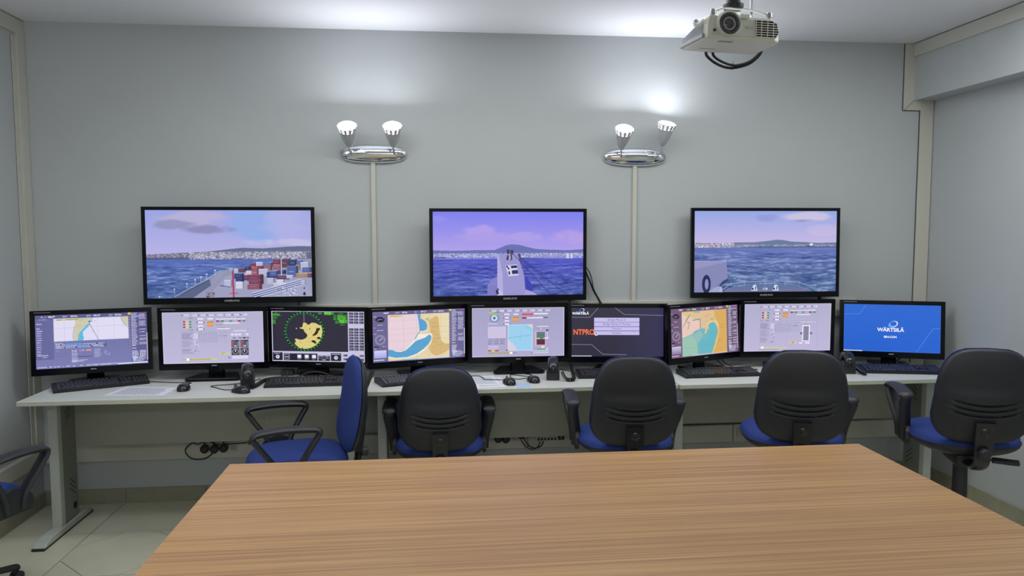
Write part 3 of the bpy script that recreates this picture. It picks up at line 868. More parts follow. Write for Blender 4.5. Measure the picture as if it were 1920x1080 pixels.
def radar():
    c = Canvas(480, 270, (198, 194, 226))
    c.rect(.008, .012, .822, .80, (50, 48, 62))
    cx, cy, r, ar = .352, .40, .196, 480 / 270.0
    c.ell(cx, cy, .222, .222 * ar, (16, 54, 34)); c.ell(cx, cy, r + .003, (r + .003) * ar, (70, 190, 90)); m = c.ell(cx, cy, r, r * ar, (50, 48, 62))
    def Q(p): return [(x0, y0) for x0, y0 in p]
    before = c.a.copy()
    land = [(.34, .235), (.36, .225), (.375, .235), (.395, .27), (.41, .26), (.43, .23), (.455, .225), (.48, .235), (.51, .27), (.54, .28), (.56, .33), (.56, .55), (.50, .7), (.43, .755), (.36, .765), (.335, .755), (.33, .72), (.315, .745), (.29, .735), (.275, .70),
            (.25, .665), (.245, .63), (.26, .60), (.245, .565), (.265, .545), (.29, .565), (.33, .565), (.365, .54), (.385, .49), (.38, .46), (.375, .44), (.355, .42), (.35, .385), (.345, .36), (.32, .35), (.3, .34), (.305, .32), (.325, .325), (.335, .30)]
    c.poly([(x - .004, y + .012) for x, y in land], (56, 40, 22)); c.poly(land, (222, 206, 132))
    for q in ([(.485, .335), (.52, .33), (.525, .36), (.505, .39), (.5, .43), (.475, .475), (.445, .49), (.44, .475), (.465, .43), (.478, .39)], [(.425, .60), (.44, .575), (.465, .58), (.48, .62), (.475, .65), (.455, .63)],
              [(.49, .52), (.51, .505), (.535, .53), (.52, .555), (.49, .545)], [(.55, .42), (.565, .42), (.565, .52), (.545, .52), (.54, .46)], [(.405, .345), (.415, .335), (.418, .355), (.41, .36)]):
        c.poly(q, (52, 40, 20))
    n = c.noise(120, 70); k = (c.mask(land) & (n > .78)); c.a[k] *= .88
    c.a[~m] = np.where((~m)[..., None], before, c.a)[~m]
    for k in range(36):
        a = 2 * PI * k / 36
        x, y = cx + .212 * math.cos(a), cy + .212 * ar * math.sin(a)
        c.rect(x - .006, y - .006, x + .006, y + .006, (150, 236, 150))
    c.line(.352, .05, .352, .23, (150, 148, 160), .003); c.rect(.262, .335, .272, .355, (222, 222, 190))
    g = (70, 214, 54)
    c.micro(.012, .045, .11, .10, g, 3, 1, .95); c.rect(.012, .05, .09, .095, (60, 170, 40), .6); c.micro(.012, .11, .07, .16, g, 3, 1); c.micro(.012, .17, .05, .26, g, 4, .8); c.rect(.045, .02, .05, .04, W_)
    c.micro(.505, .02, .545, .06, g, 2, 1, 1, 0); c.rect(.57, .015, .65, .07, (70, 176, 50)); c.micro(.57, .02, .65, .07, (150, 240, 110), 3, .6); c.micro(.65, .02, .68, .06, g, 2, 1, 1, 0); c.micro(.69, .035, .8, .055, g, 1, .6)
    c.rect(.71, .065, .815, .16, (44, 130, 36)); c.micro(.67, .07, .70, .17, g, 5, 1, 1, 0); c.micro(.71, .07, .815, .17, (120, 236, 80), 5, .7)
    c.rect(.73, .165, .815, .235, (56, 160, 40)); c.micro(.73, .17, .815, .235, (140, 240, 100), 3, .7); c.micro(.69, .18, .73, .24, g, 3, .8); c.micro(.74, .255, .81, .275, g, 1)
    for r_ in range(12):
        y = .02 + r_ * .058 if r_ < 4 else .335 + (r_ - 4) * .056
        for k in range(3):
            x = .835 + k * .055; c.rect(x, y, x + .046, y + .042, (40, 38, 56)); c.micro(x + .006, y + .01, x + .04, y + .034, (190, 188, 214), 2, .8)
    c.rect(.005, .825, .11, .985, (44, 42, 58)); c.micro(.02, .835, .1, .86, W_, 1, 1); c.ell(.057, .915, .021, .037, (230, 228, 244)); c.rect(.05, .9, .064, .925, (120, 118, 140))
    c.rect(.125, .845, .49, .985, (40, 40, 54)); c.frame(.135, .86, .185, .91, W_, .003); c.frame(.135, .92, .185, .965, W_, .003)
    for x in (.27, .35, .43): c.rect(x, .865, x + .045, .94, (204, 202, 218)); c.ell(x + .022, .90, .014, .024, (244, 244, 250)); c.micro(x + .003, .955, x + .045, .97, W_, 1, 1)
    c.rect(.50, .88, .625, .985, (40, 40, 54)); c.frame(.51, .89, .555, .945, W_, .003); c.frame(.57, .89, .615, .945, W_, .003); c.rect(.523, .914, .543, .92, W_); c.rect(.583, .914, .603, .92, W_); c.rect(.591, .9, .596, .935, W_); c.rect(.54, .96, .58, .97, W_)
    c.rect(.635, .83, .745, .985, (44, 42, 58)); c.micro(.645, .84, .74, .865, W_, 1, 1); c.ell(.69, .92, .021, .037, (230, 228, 244)); c.rect(.684, .905, .697, .93, (120, 118, 140))
    for x, y in ((.77, .85), (.77, .93), (.945, .86), (.945, .935)): c.rect(x, y, x + .042, y + .038, (40, 38, 56)); c.micro(x + .006, y + .01, x + .036, y + .028, W_, 1, 1)
    c.ell(.875, .89, .022, .04, (90, 88, 110)); c.ell(.875, .89, .013, .024, (230, 228, 244))
    c.frame(0, 0, 1, 1, (226, 224, 246), .005)
    return c

def compass_side(c, bgc):
    c.rect(0, 0, .155, 1, bgc)
    for k in range(7):
        a = PI * (1.2 + .6 * k / 6); x, y = .078 + .05 * math.cos(a), .22 + .1 * math.sin(a)
        c.rect(x - .008, y - .014, x + .008, y + .014, (24, 20, 34))
    c.rect(.045, .17, .115, .205, (20, 18, 30)); c.micro(.05, .178, .11, .19, W_, 1, .5); c.micro(.055, .255, .11, .275, W_, 1, 1); c.micro(.045, .36, .12, .385, W_, 1, 1)
    for y in (.09, .31, .43, .725): c.micro(.01, y, .04, y + .018, W_, 1, 1)
    gauge(c, .078, .56, .056, None, (222, 220, 236), 18); c.line(.07, .575, .1, .52, W_, .003); c.rect(.015, .685, .06, .7, (24, 20, 34)); c.micro(.1, .68, .14, .70, W_, 1, 1); c.rect(.125, .735, .14, .75, (190, 70, 90))
def chart_a():
    c = Canvas(480, 270, (110, 106, 150))
    c.rect(0, 0, .85, .07, (104, 98, 140)); top_bar(c)
    compass_side(c, (108, 104, 146)); c.vgrad(.765, .92, (214, 212, 246), (164, 166, 232), .012, .142); c.micro(.01, .94, .14, .98, W_, 1, 1)
    x0, y0, x1, y1 = .16, .075, .828, .985
    def Q(p): return [(x0 + (x1 - x0) * a, y0 + (y1 - y0) * b) for a, b in p]
    c.rect(x0, y0, x1, y1, (230, 212, 172))
    c.poly(Q([(.77, 0), (1, 0), (1, .7), (.88, .68), (.84, .6), (.82, .35)]), (232, 218, 178))
    c.poly(Q([(.78, .06), (.82, .1), (.84, .45), (.86, .62), (.93, .69), (1, .69), (1, .82), (.9, .9), (.78, .95), (.70, .9), (.66, .78), (.7, .66), (.69, .5), (.68, .35), (.66, .15)]), (214, 182, 124))
    c.poly(Q([(0, 0), (.48, 0), (.485, .1), (.53, .12), (.62, .2), (.64, .3), (.62, .38), (.5, .41), (.5, .45), (.7, .44), (.72, .5), (.7, .62), (.6, .8), (.45, .92), (.3, .965), (.12, .955), (0, .93)]), (236, 236, 226))
    c.poly(Q([(0, 0), (.47, 0), (.475, .15), (.5, .28), (.485, .4), (.42, .55), (.33, .7), (.24, .8), (.15, .81), (.07, .76), (0, .74)]), (232, 208, 220))
    c.poly(Q([(.475, 0), (.52, .0), (.53, .06), (.515, .09), (.55, .12), (.61, .18), (.635, .27), (.62, .36), (.56, .385), (.505, .37), (.5, .25), (.485, .12)]), (92, 160, 210))
    c.poly(Q([(0, .75), (.06, .76), (.13, .81), (.2, .82), (.28, .79), (.36, .70), (.44, .60), (.5, .57), (.6, .53), (.66, .47), (.70, .50), (.695, .58), (.65, .68), (.57, .78), (.45, .88), (.3, .94), (.12, .94), (0, .9)]), (92, 162, 208))
    c.plines(Q([(.43, .55), (.5, .4), (.52, .37)]), (70, 110, 130), .003); c.poly(Q([(.6, .1), (.66, .1), (.66, .16), (.62, .15)]), (160, 206, 110)); c.ell(*Q([(.54, .49)])[0], .03, .04, (240, 236, 236))
    for k in range(500):
        a, b = random.random(), random.random()
        x, y = Q([(a, b)])[0]; c.rect(x, y, x + .002, y + .0035, (190, 150, 176) if a < .5 else (160, 130, 80), .5)
    for b in (.12, .3, .42, .56, .75): c.line(x0, y0 + b * (y1 - y0) + .015, x1, y0 + b * (y1 - y0), (196, 168, 150), .0007)
    for a in (.25, .46, .66, .86): c.line(x0 + a * (x1 - x0), y0, x0 + a * (x1 - x0), y1, (180, 160, 150), .0007)
    for a, b in ((.7, .22), (.72, .3), (.68, .4), (.74, .48), (.76, .56), (.72, .64), (.8, .7)): x, y = Q([(a, b)])[0]; c.line(x, y, x + .06, y, (150, 112, 60), .001)
    c.rect(.18, .09, .31, .118, (222, 198, 92)); c.micro(.19, .095, .3, .112, (150, 120, 40), 1, .8)
    side_panel(c); c.rect(.3, .975, .48, .99, (110, 180, 230)); c.rect(.48, .97, .83, .985, (220, 216, 236))
    return c
def chart_b():
    c = Canvas(480, 270, (118, 98, 128))
    c.rect(0, 0, .85, .07, (112, 90, 120)); top_bar(c)
    compass_side(c, (112, 92, 122)); c.vgrad(.765, .92, (206, 200, 226), (136, 128, 166), .012, .142); c.micro(.01, .94, .14, .98, (250, 200, 220), 1, 1)
    x0, y0, x1, y1 = .16, .075, .828, .985
    def Q(p): return [(x0 + (x1 - x0) * a, y0 + (y1 - y0) * b) for a, b in p]
    c.rect(x0, y0, x1, y1, (226, 190, 150))
    c.poly(Q([(.72, 0), (1, 0), (1, 1), (.64, 1), (.68, .9), (.76, .7), (.78, .5), (.82, .35), (.78, .26), (.72, .15)]), (218, 172, 100))
    c.poly(Q([(0, .05), (.35, .2), (.4, .25), (.4, .45), (.24, .55), (0, .62)]), (234, 200, 188))
    c.poly(Q([(.0, .59), (.22, .51), (.27, .45), (.38, .41), (.5, .40), (.52, .5), (.56, .46), (.58, .33), (.66, .28), (.72, .29), (.78, .4), (.79, .5), (.76, .62), (.72, .78), (.64, 1), (0, 1)]), (118, 182, 190))
    c.poly(Q([(0, .60), (.2, .54), (.32, .72), (.34, 1), (0, 1)]), (156, 196, 178)); c.poly(Q([(.2, .54), (.4, .45), (.46, .55), (.36, .72), (.32, .72)]), (148, 188, 184))
    c.poly(Q([(.54, .62), (.6, .5), (.56, .44), (.6, .33), (.68, .29), (.75, .35), (.78, .46), (.76, .6), (.66, .96), (.4, .98), (.36, .72)]), (104, 182, 196))
    c.plines(Q([(.8, .38), (.82, .45), (.8, .6), (.72, .85), (.66, 1)]), (244, 218, 150), .004); c.plines(Q([(.58, .42), (.56, .32), (.62, .27), (.7, .24), (.76, .28), (.8, .38)]), (240, 224, 150), .004)
    c.poly(Q([(.16, .08), (.2, .05), (.1, .22), (.08, .2)]), (130, 170, 160)); c.plines(Q([(.03, .33), (.17, .08)]), (120, 140, 130), .003)
    c.plines(Q([(.24, .2), (.4, .19), (.405, .4)]), (118, 160, 160), .006); c.plines(Q([(.11, .24), (.17, .25), (.13, .4)]), (120, 150, 140), .004)
    c.poly(Q([(.62, .2), (.7, .17), (.72, .24), (.64, .25)]), (186, 196, 110)); c.rect(.33, .08, .43, .11, (110, 190, 190)); c.rect(.17, .1, .35, .125, (226, 206, 90)); c.ell(*Q([(.51, .5)])[0], .008, .02, (250, 236, 150))
    c.line(.16, .83, .5, .83, (120, 160, 140), .0008); c.line(.5, .79, .66, .79, (80, 150, 160), .0008)
    for k in range(160):
        a, b = random.uniform(.4, 1), random.random(); x, y = Q([(a, b)])[0]; c.rect(x, y, x + .002, y + .0035, (150, 112, 80), .5)
    for a, b in ((.55, .1), (.5, .14), (.62, .19), (.85, .35), (.84, .42), (.8, .7), (.78, .74), (.82, .9), (.5, .25)): x, y = Q([(a, b)])[0]; c.line(x, y, x + .06, y, (150, 112, 70), .0009)
    side_panel(c); c.rect(.3, .975, .83, .99, (214, 206, 226))
    return c
def launcher():
    c = Canvas(480, 270, (52, 50, 66))
    k = np.clip((c.X - .45) * 1.1, 0, 1)[..., None]; c.a = c.a * (1 - k) + np.array((56, 52, 96), np.float32) * k
    L = (160, 158, 186)
    c.plines([(0, .195), (.2, .195), (.29, 0)], L, .0024); c.plines([(.475, 0), (.575, .135), (1, .155)], L, .0024); c.plines([(0, .755), (.22, .76), (.34, .955), (.6, .965)], L, .0024)
    c.rect(.245, .205, .74, .56, (198, 190, 234))
    for y in (.292, .382, .472): c.rect(.245, y, .74, y + .009, (104, 96, 156))
    c.ell(.27, .545, .018, .03, (236, 234, 246)); c.ell(.27, .535, .008, .014, (52, 50, 66))
    c.rect(.0, .985, .22, 1, (220, 220, 232))
    return c
def blue_idle():
    c = Canvas(480, 270, (42, 98, 206))
    k = np.clip(.3 - c.Y * .3, 0, 1)[..., None]; c.a = c.a * (1 - k) + np.array((54, 116, 214), np.float32) * k
    L = (96, 150, 232)
    c.plines([(0, .215), (.165, .205), (.235, 0)], L, .0022); c.plines([(1, .48), (.925, .485), (.755, 1)], L, .0022)
    c.rect(0, .985, .2, 1, (236, 238, 248)); c.frame(0, 0, 1, .985, (74, 132, 226), .003)
    return c

# ------------------------------------------------------------------ screens (televisions and monitors)
M_WTXT = emit('white_print', (244, 244, 252), 1.0)
M_OTXT = emit('orange_print', (250, 120, 76), 1.0)
M_DTXT = emit('dark_print', (112, 104, 150), 1.0)
M_GTXT = emit('orange_swirl', (226, 140, 90), 1.0)
M_BTXT = emit('blue_swirl', (70, 120, 220), 1.0)
M_LBTXT = emit('pale_blue_swirl', (110, 176, 250), 1.0)

def bezel_bm(w, h, side, top, bot, depth, bev=0.004):
    bm = bmesh.new()
    x0, x1, z0, z1 = -w / 2, w / 2, -h / 2, h / 2
    prism(bm, [(x0, z0), (x1, z0), (x1, z0 + bot), (x0, z0 + bot)], 0, depth)
    prism(bm, [(x0, z1 - top), (x1, z1 - top), (x1, z1), (x0, z1)], 0, depth)
    prism(bm, [(x0, z0 + bot), (x0 + side, z0 + bot), (x0 + side, z1 - top), (x0, z1 - top)], 0, depth)
    prism(bm, [(x1 - side, z0 + bot), (x1, z0 + bot), (x1, z1 - top), (x1 - side, z1 - top)], 0, depth)
    bmesh.ops.remove_doubles(bm, verts=bm.verts[:], dist=1e-5)
    return bm

def screen_plane(name, sw, sh, mat_, parent, loc):
    bm = bmesh.new()
    uvl = bm.loops.layers.uv.new('UVMap')
    vs = [bm.verts.new((sx * sw / 2, 0, sz * sh / 2)) for sx, sz in ((-1, -1), (1, -1), (1, 1), (-1, 1))]
    f = bm.faces.new(vs)
    for l, uv in zip(f.loops, ((0, 0), (1, 0), (1, 1), (0, 1))): l[uvl].uv = uv
    return obj(name, bm, mat_, parent, loc=loc)

def on_screen(scr, sw, sh, u, v):
    return ((u - .5) * sw, -0.0015, (.5 - v) * sh)
RX = (PI / 2, 0, 0)

def swirl(scr, sw, sh, u, v, s, mb, mo):
    def cres(a0, a1, rx, ry, thick, rot, m, dz):
        bm = bmesh.new(); n = 22
        cr, sr = math.cos(rot), math.sin(rot)
        o_, i_ = [], []
        for k in range(n + 1):
            t = k / n; a = a0 + (a1 - a0) * t; w = thick * math.sin(PI * min(1, t * 1.0)) + .0001
            for lst, q in ((o_, 1.0), (i_, 1 - w)):
                x, z = rx * q * math.cos(a), ry * q * math.sin(a)
                lst.append(bm.verts.new((x * cr - z * sr, 0, x * sr + z * cr)))
        for k in range(n): bm.faces.new((o_[k], o_[k + 1], i_[k + 1], i_[k]))
        p = on_screen(scr, sw, sh, u, v)
        obj('logo', bm, m, scr, loc=(p[0], p[1] - dz, p[2]))
    cres(PI * .45, PI * 2.0, s, s * .62, .55, .35, mb, 0)
    cres(-PI * .75, PI * .55, s * 1.05, s * .68, .22, .45, mo, .0003)

TVW, TVH, TS, TT, TB = 0.927, 0.541, 0.020, 0.019, 0.034
def television(label, loc, yaw, tilt, matl):
    t = thing('television', label, 'television', (loc[0], YW, loc[2]), 0)
    dy = loc[1] - YW
    rot = (-tilt, 0, yaw)
    piv = bpy.data.objects
    fr = obj('bezel', bezel_bm(TVW, TVH, TS, TT, TB, 0.022), M_GLOSS, t, loc=(0, dy, 0), rot=rot)
    bm = bmesh.new(); box(bm, -TVW / 2 + .01, TVW / 2 - .01, 0.02, 0.045, -TVH / 2 + .01, TVH / 2 - .01, bev=.006)
    box(bm, -.3, .3, 0.04, 0.07, -.2, .16, bev=.01)
    obj('back_housing', bm, M_BLACK, t, loc=(0, dy, 0), rot=rot)
    sw, sh = TVW - 2 * TS, TVH - TT - TB
    sc = screen_plane('screen', sw, sh, matl, t, None)
    Mx = Matrix.Translation((0, dy, 0)) @ Euler(rot).to_matrix().to_4x4()
    sc.location = Mx @ Vector((0, 0.004, (TB - TT) / 2)); sc.rotation_euler = rot
    p = Mx @ Vector((0.005, -0.0006, -TVH / 2 + TB / 2 - .002))
    text_part('lettering', 'SAMSUNG', .0155, p, (PI / 2 - tilt, 0, yaw), M_SILVER, t, bold=.0004, sx=1.15)
    bm = bmesh.new(); box(bm, -.12, .12, dy + .05, -.001, -.1, .1, bev=.004)
    obj('wall_bracket', bm, M_BLACK, t)
    bm = bmesh.new(); box(bm, .36, .372, dy + .02, dy + .05, -TVH / 2 - .02, -TVH / 2 + .02, bev=.002)
    obj('cable_plug', bm, M_BLACK, t)
    return t
S_TV = [screen_material('harbour_picture', tv_port(), 1.0), screen_material('bow_picture', tv_bow(), 1.0), screen_material('open_sea_picture', tv_tug(), 1.0)]
television('left wall television showing a container port beside blue water', (-1.129, 4.397, 1.438), math.radians(3.0), math.radians(1.2), S_TV[0])
television('middle wall television showing a ship bow on purple sea', (0.446, 4.414, 1.431), math.radians(2.7), math.radians(.1), S_TV[1])
television('right wall television showing open sea and a quay with a tyre', (2.006, 4.407, 1.437), math.radians(-1.1), math.radians(1.6), S_TV[2])

MW, MH, MS, MT, MB_ = 0.585, 0.346, 0.024, 0.025, 0.036
def monitor(label, x, y, zc, yaw, tilt, matl, base='slab', extra=None):
    yaw = math.radians(yaw); tilt = math.radians(tilt)
    t = thing('computer_monitor', label, 'monitor', (x, y, 0.75), yaw, 'computer monitors on the desks')
    zc = zc - 0.75
    rot = (-tilt, 0, 0)
    Mx = Matrix.Translation((0, 0, zc)) @ Euler(rot).to_matrix().to_4x4()
    obj('bezel', bezel_bm(MW, MH, MS, MT, MB_, 0.024), M_GLOSS, t, loc=(0, 0, zc), rot=rot)
    bm = bmesh.new(); box(bm, -MW / 2 + .008, MW / 2 - .008, 0.022, 0.04, -MH / 2 + .008, MH / 2 - .008, bev=.005); box(bm, -.14, .14, .036, .06, -.1, .1, bev=.01)
    obj('back_housing', bm, M_BLACK, t, loc=(0, 0, zc), rot=rot)
    sw, sh = MW - 2 * MS, MH - MT - MB_
    sc = screen_plane('screen', sw, sh, matl, t, None)
    sc.location = Mx @ Vector((0, 0.004, (MB_ - MT) / 2)); sc.rotation_euler = rot
    bm = bmesh.new(); box(bm, -.014, .014, -.0006, .001, -.0025, .0025)
    obj('logo', bm, M_SILVER, t, loc=Mx @ Vector((0, 0, -MH / 2 + MB_ * .62)), rot=rot)
    bm = bmesh.new()
    for k in range(11): box(bm, -MW / 2 + .02 + k * .007, -MW / 2 + .025 + k * .007, -.0005, .001, -.0018, .0018)
    obj('model_print', bm, M_PROJD, t, loc=Mx @ Vector((0, 0, MH / 2 - MT * .42)), rot=rot)
    # neck and base
    bm = bmesh.new(); box(bm, -.042, .042, .042, .066, .008, zc - .02, bev=.006)
    obj('stand_neck', bm, M_GLOSS, t, smooth=True)
    bm = bmesh.new()
    if base == 'slab':
        prism(bm, [(-.135, -.055), (.135, -.055), (.15, -.035), (.10, .125), (-.10, .125), (-.15, -.035)], 0.0, 0.018, 'xy')
    elif base == 'oval':
        prism(bm, [(.135 * math.cos(a) * (1 if abs(math.cos(a)) < .9 else 1), .068 + .07 * math.sin(a)) for a in [2 * PI * k / 28 for k in range(28)]], 0.0, 0.014, 'xy')
    else:
        prism(bm, [(-.11, -.04), (.11, -.04), (.11, .12), (-.11, .12)], 0.0, 0.016, 'xy')
    ob = obj('stand_base', bm, M_GLOSS, t)
    bv = ob.modifiers.new('bevel', 'BEVEL'); bv.width = .004; bv.segments = 2
    if extra: extra(sc, sw, sh)
    return t

def ex_values(vals):
    def f(sc, sw, sh):
        for u, s in zip((.145, .34, .545, .735), vals):
            text_part('lettering', s, .0125, on_screen(sc, sw, sh, u, .035), RX, M_WTXT, sc, bold=.0003)
    return f
def ex_launcher(sc, sw, sh):
    text_part('lettering', 'NTPRO', .044, on_screen(sc, sw, sh, .135, .505), RX, M_OTXT, sc, bold=.0012, sx=.86)
    text_part('lettering', 'WÄRTSILÄ', .0185, on_screen(sc, sw, sh, .098, .118), RX, M_WTXT, sc, bold=.0007, sx=1.1)
    swirl(sc, sw, sh, .11, .055, .016, M_BTXT, M_WTXT)
    for v, s in ((.248, 'Bridge Master E'), (.338, 'Bridge Master E Tactical'), (.428, 'Furuno'), (.518, 'Nucleus')):
        o = text_part('lettering', s, .0165, on_screen(sc, sw, sh, .492, v), RX, M_DTXT, sc)
def ex_blue(sc, sw, sh):
    text_part('lettering', 'WÄRTSILÄ', .030, on_screen(sc, sw, sh, .49, .535), RX, M_WTXT, sc, bold=.0009, sx=1.03)
    text_part('lettering', 'BR4-CON', .0165, on_screen(sc, sw, sh, .488, .685), RX, M_WTXT, sc, bold=.0006)
    swirl(sc, sw, sh, .515, .415, .027, M_LBTXT, M_WTXT)

S_CONA = screen_material('conning_picture', conning('a'))
MON = [
    ('far-left monitor with a lilac route plan and a white chart strip', -1.838, 4.297, .980, 14.9, 4.9, screen_material('route_picture', m_route()), 'oval', ex_values(('036.9°', '0.0 kn', '041.0°', '0.0 kn'))),
    ('monitor with a pale lilac conning page and four square gauges, second from left', -1.212, 4.320, .980, 1.1, 0, S_CONA, 'slab', None),
    ('monitor with a black radar screen, green circle and yellow land', -.647, 4.328, .975, -11.6, 0, screen_material('radar_picture', radar()), 'oval', None),
    ('monitor with a chart of pink sea, curved blue band and tan land', -.076, 4.317, .976, 15.4, 0, screen_material('bay_chart_picture', chart_a()), 'rect', ex_values(('100.0°', '0.0 kn', '071.2°', '0.0 kn'))),
    ('monitor with a lilac conning page around a light blue map', .491, 4.337, .981, .1, 0, screen_material('conning_map_picture', conning('b')), 'slab', None),
    ('monitor with a dark page, orange NTPRO letters and a four-row menu', 1.074, 4.328, .973, -7.6, 4, screen_material('launcher_picture', launcher()), 'slab', ex_launcher),
    ('sharply turned monitor with a chart of teal bay and orange land', 1.601, 4.307, .975, 24.2, 3.2, screen_material('harbour_chart_picture', chart_b()), 'rect', ex_values(('178.2°', '0.0 kn', '083.1°', '0.0 kn'))),
    ('monitor with a pinkish lilac conning page and one tall grey gauge', 2.115, 4.323, .986, -1.3, 0, screen_material('conning_tank_picture', conning('c')), 'slab', None),
    ('far-right monitor with a bright blue page and white company logo', 2.759, 4.296, .974, -20.0, 4.9, screen_material('blue_picture', blue_idle()), 'rect', ex_blue),
]
for a in MON: monitor(*a)

# ------------------------------------------------------------------ wall lamps
def sconce(label, x, z, cups):
    t = thing('wall_lamp', label, 'wall lamp', (x, YW, z), 0, 'chrome double wall lamps')
    bm = bmesh.new()
    n, k = 40, 10
    rings = []
    for j in range(k + 1):
        f = math.cos(PI / 2 * j / k); d = math.sin(PI / 2 * j / k)
        ring = []
        for i in range(n):
            a = 2 * PI * i / n
            cx, cz = math.cos(a), math.sin(a)
            ex = .195 * math.copysign(abs(cx) ** .75, cx); ez = .055 * math.copysign(abs(cz) ** .8, cz)
            q = max(f, .02)
            ring.append(bm.verts.new((ex * (q ** .55), -.004 - .042 * d, ez * q)))
        rings.append(ring)
    for a, b in zip(rings[:-1], rings[1:]):
        for i in range(n): bm.faces.new((a[i], a[(i + 1) % n], b[(i + 1) % n], b[i]))
    bm.faces.new(rings[0]); bm.faces.new(rings[-1])
    bmesh.ops.recalc_face_normals(bm, faces=bm.faces[:])
    obj('backplate', bm, M_CHROME, t, smooth=True)
    for (bx, tx, tz, lean, side) in cups:
        # pivot of cup at its narrow end
        base = Vector((tx, -.075, tz))
        obj('lamp_arm', cable_bm([(bx, -.035, -.006), (bx + (tx - bx) * .5, -.058, .004), (tx, -.071, tz * .55), tuple(base)], .0045, 8), M_STEEL, t, smooth=True)
        Mr = Euler((lean, side, 0)).to_matrix().to_4x4()   # +x rotation leans the top towards the room
        Mc = Matrix.Translation(base) @ Mr
        bm = bmesh.new()
        N = 48
        prof = [(.009, 0), (.014, .005), (.026, .03), (.035, .058), (.040, .082), (.0425, .098)]
        hl = [(.0425 + i * .0018, .098 + i * .0052) for i in range(1, 8)]
        prof += hl
        rings = []
        for r, zz in prof:
            rings.append([bm.verts.new(Mc @ Vector(((r * (1 + .035 * math.cos(12 * 2 * PI * i / N) * min(1, zz / .03))) * math.cos(2 * PI * i / N), (r * (1 + .035 * math.cos(12 * 2 * PI * i / N) * min(1, zz / .03))) * math.sin(2 * PI * i / N), zz))) for i in range(N)])
        for ri, (a, b) in enumerate(zip(rings[:-1], rings[1:])):
            for i in range(N):
                if ri in (6, 8, 10) and i % 4 in (0, 1): continue       # pierced light holes
                bm.faces.new((a[i], a[(i + 1) % N], b[(i + 1) % N], b[i]))
        bmesh.ops.recalc_face_normals(bm, faces=bm.faces[:])
        sh = obj('lamp_shade', bm, M_SHADE, t, smooth=True)
        sd = sh.modifiers.new('thick', 'SOLIDIFY'); sd.thickness = .0012; sd.offset = 0
        bm = bmesh.new()
        lathe(bm, [(.012, .06), (.036, .095), (.047, .125), (.050, .134), (.042, .141), (.02, .145)], 28, Mc)
        bmesh.ops.recalc_face_normals(bm, faces=bm.faces[:])
        obj('bulb', bm, M_BULB, t, smooth=True)
        L = area_light('lamp_light', Mc @ Vector((0, 0, .150)), (0, 0, 0), SCONCE_POWER, .085, 0, (.90, .93, 1.0), t, 'DISK')
        L.rotation_euler = (Mr @ Euler((PI, 0, 0)).to_matrix().to_4x4()).to_euler()
    return t
sconce('left chrome wall lamp with two lit cups leaning forward', -.335, 2.018, [(-.12, -.133, .035, math.radians(38), 0), (.125, .117, .035, math.radians(36), 0)])
sconce('right chrome wall lamp whose right cup stands taller and more upright', 1.216, 2.012, [(-.09, -.10, .04, math.radians(34), 0), (.105, .145, .062, math.radians(22), math.radians(7))])

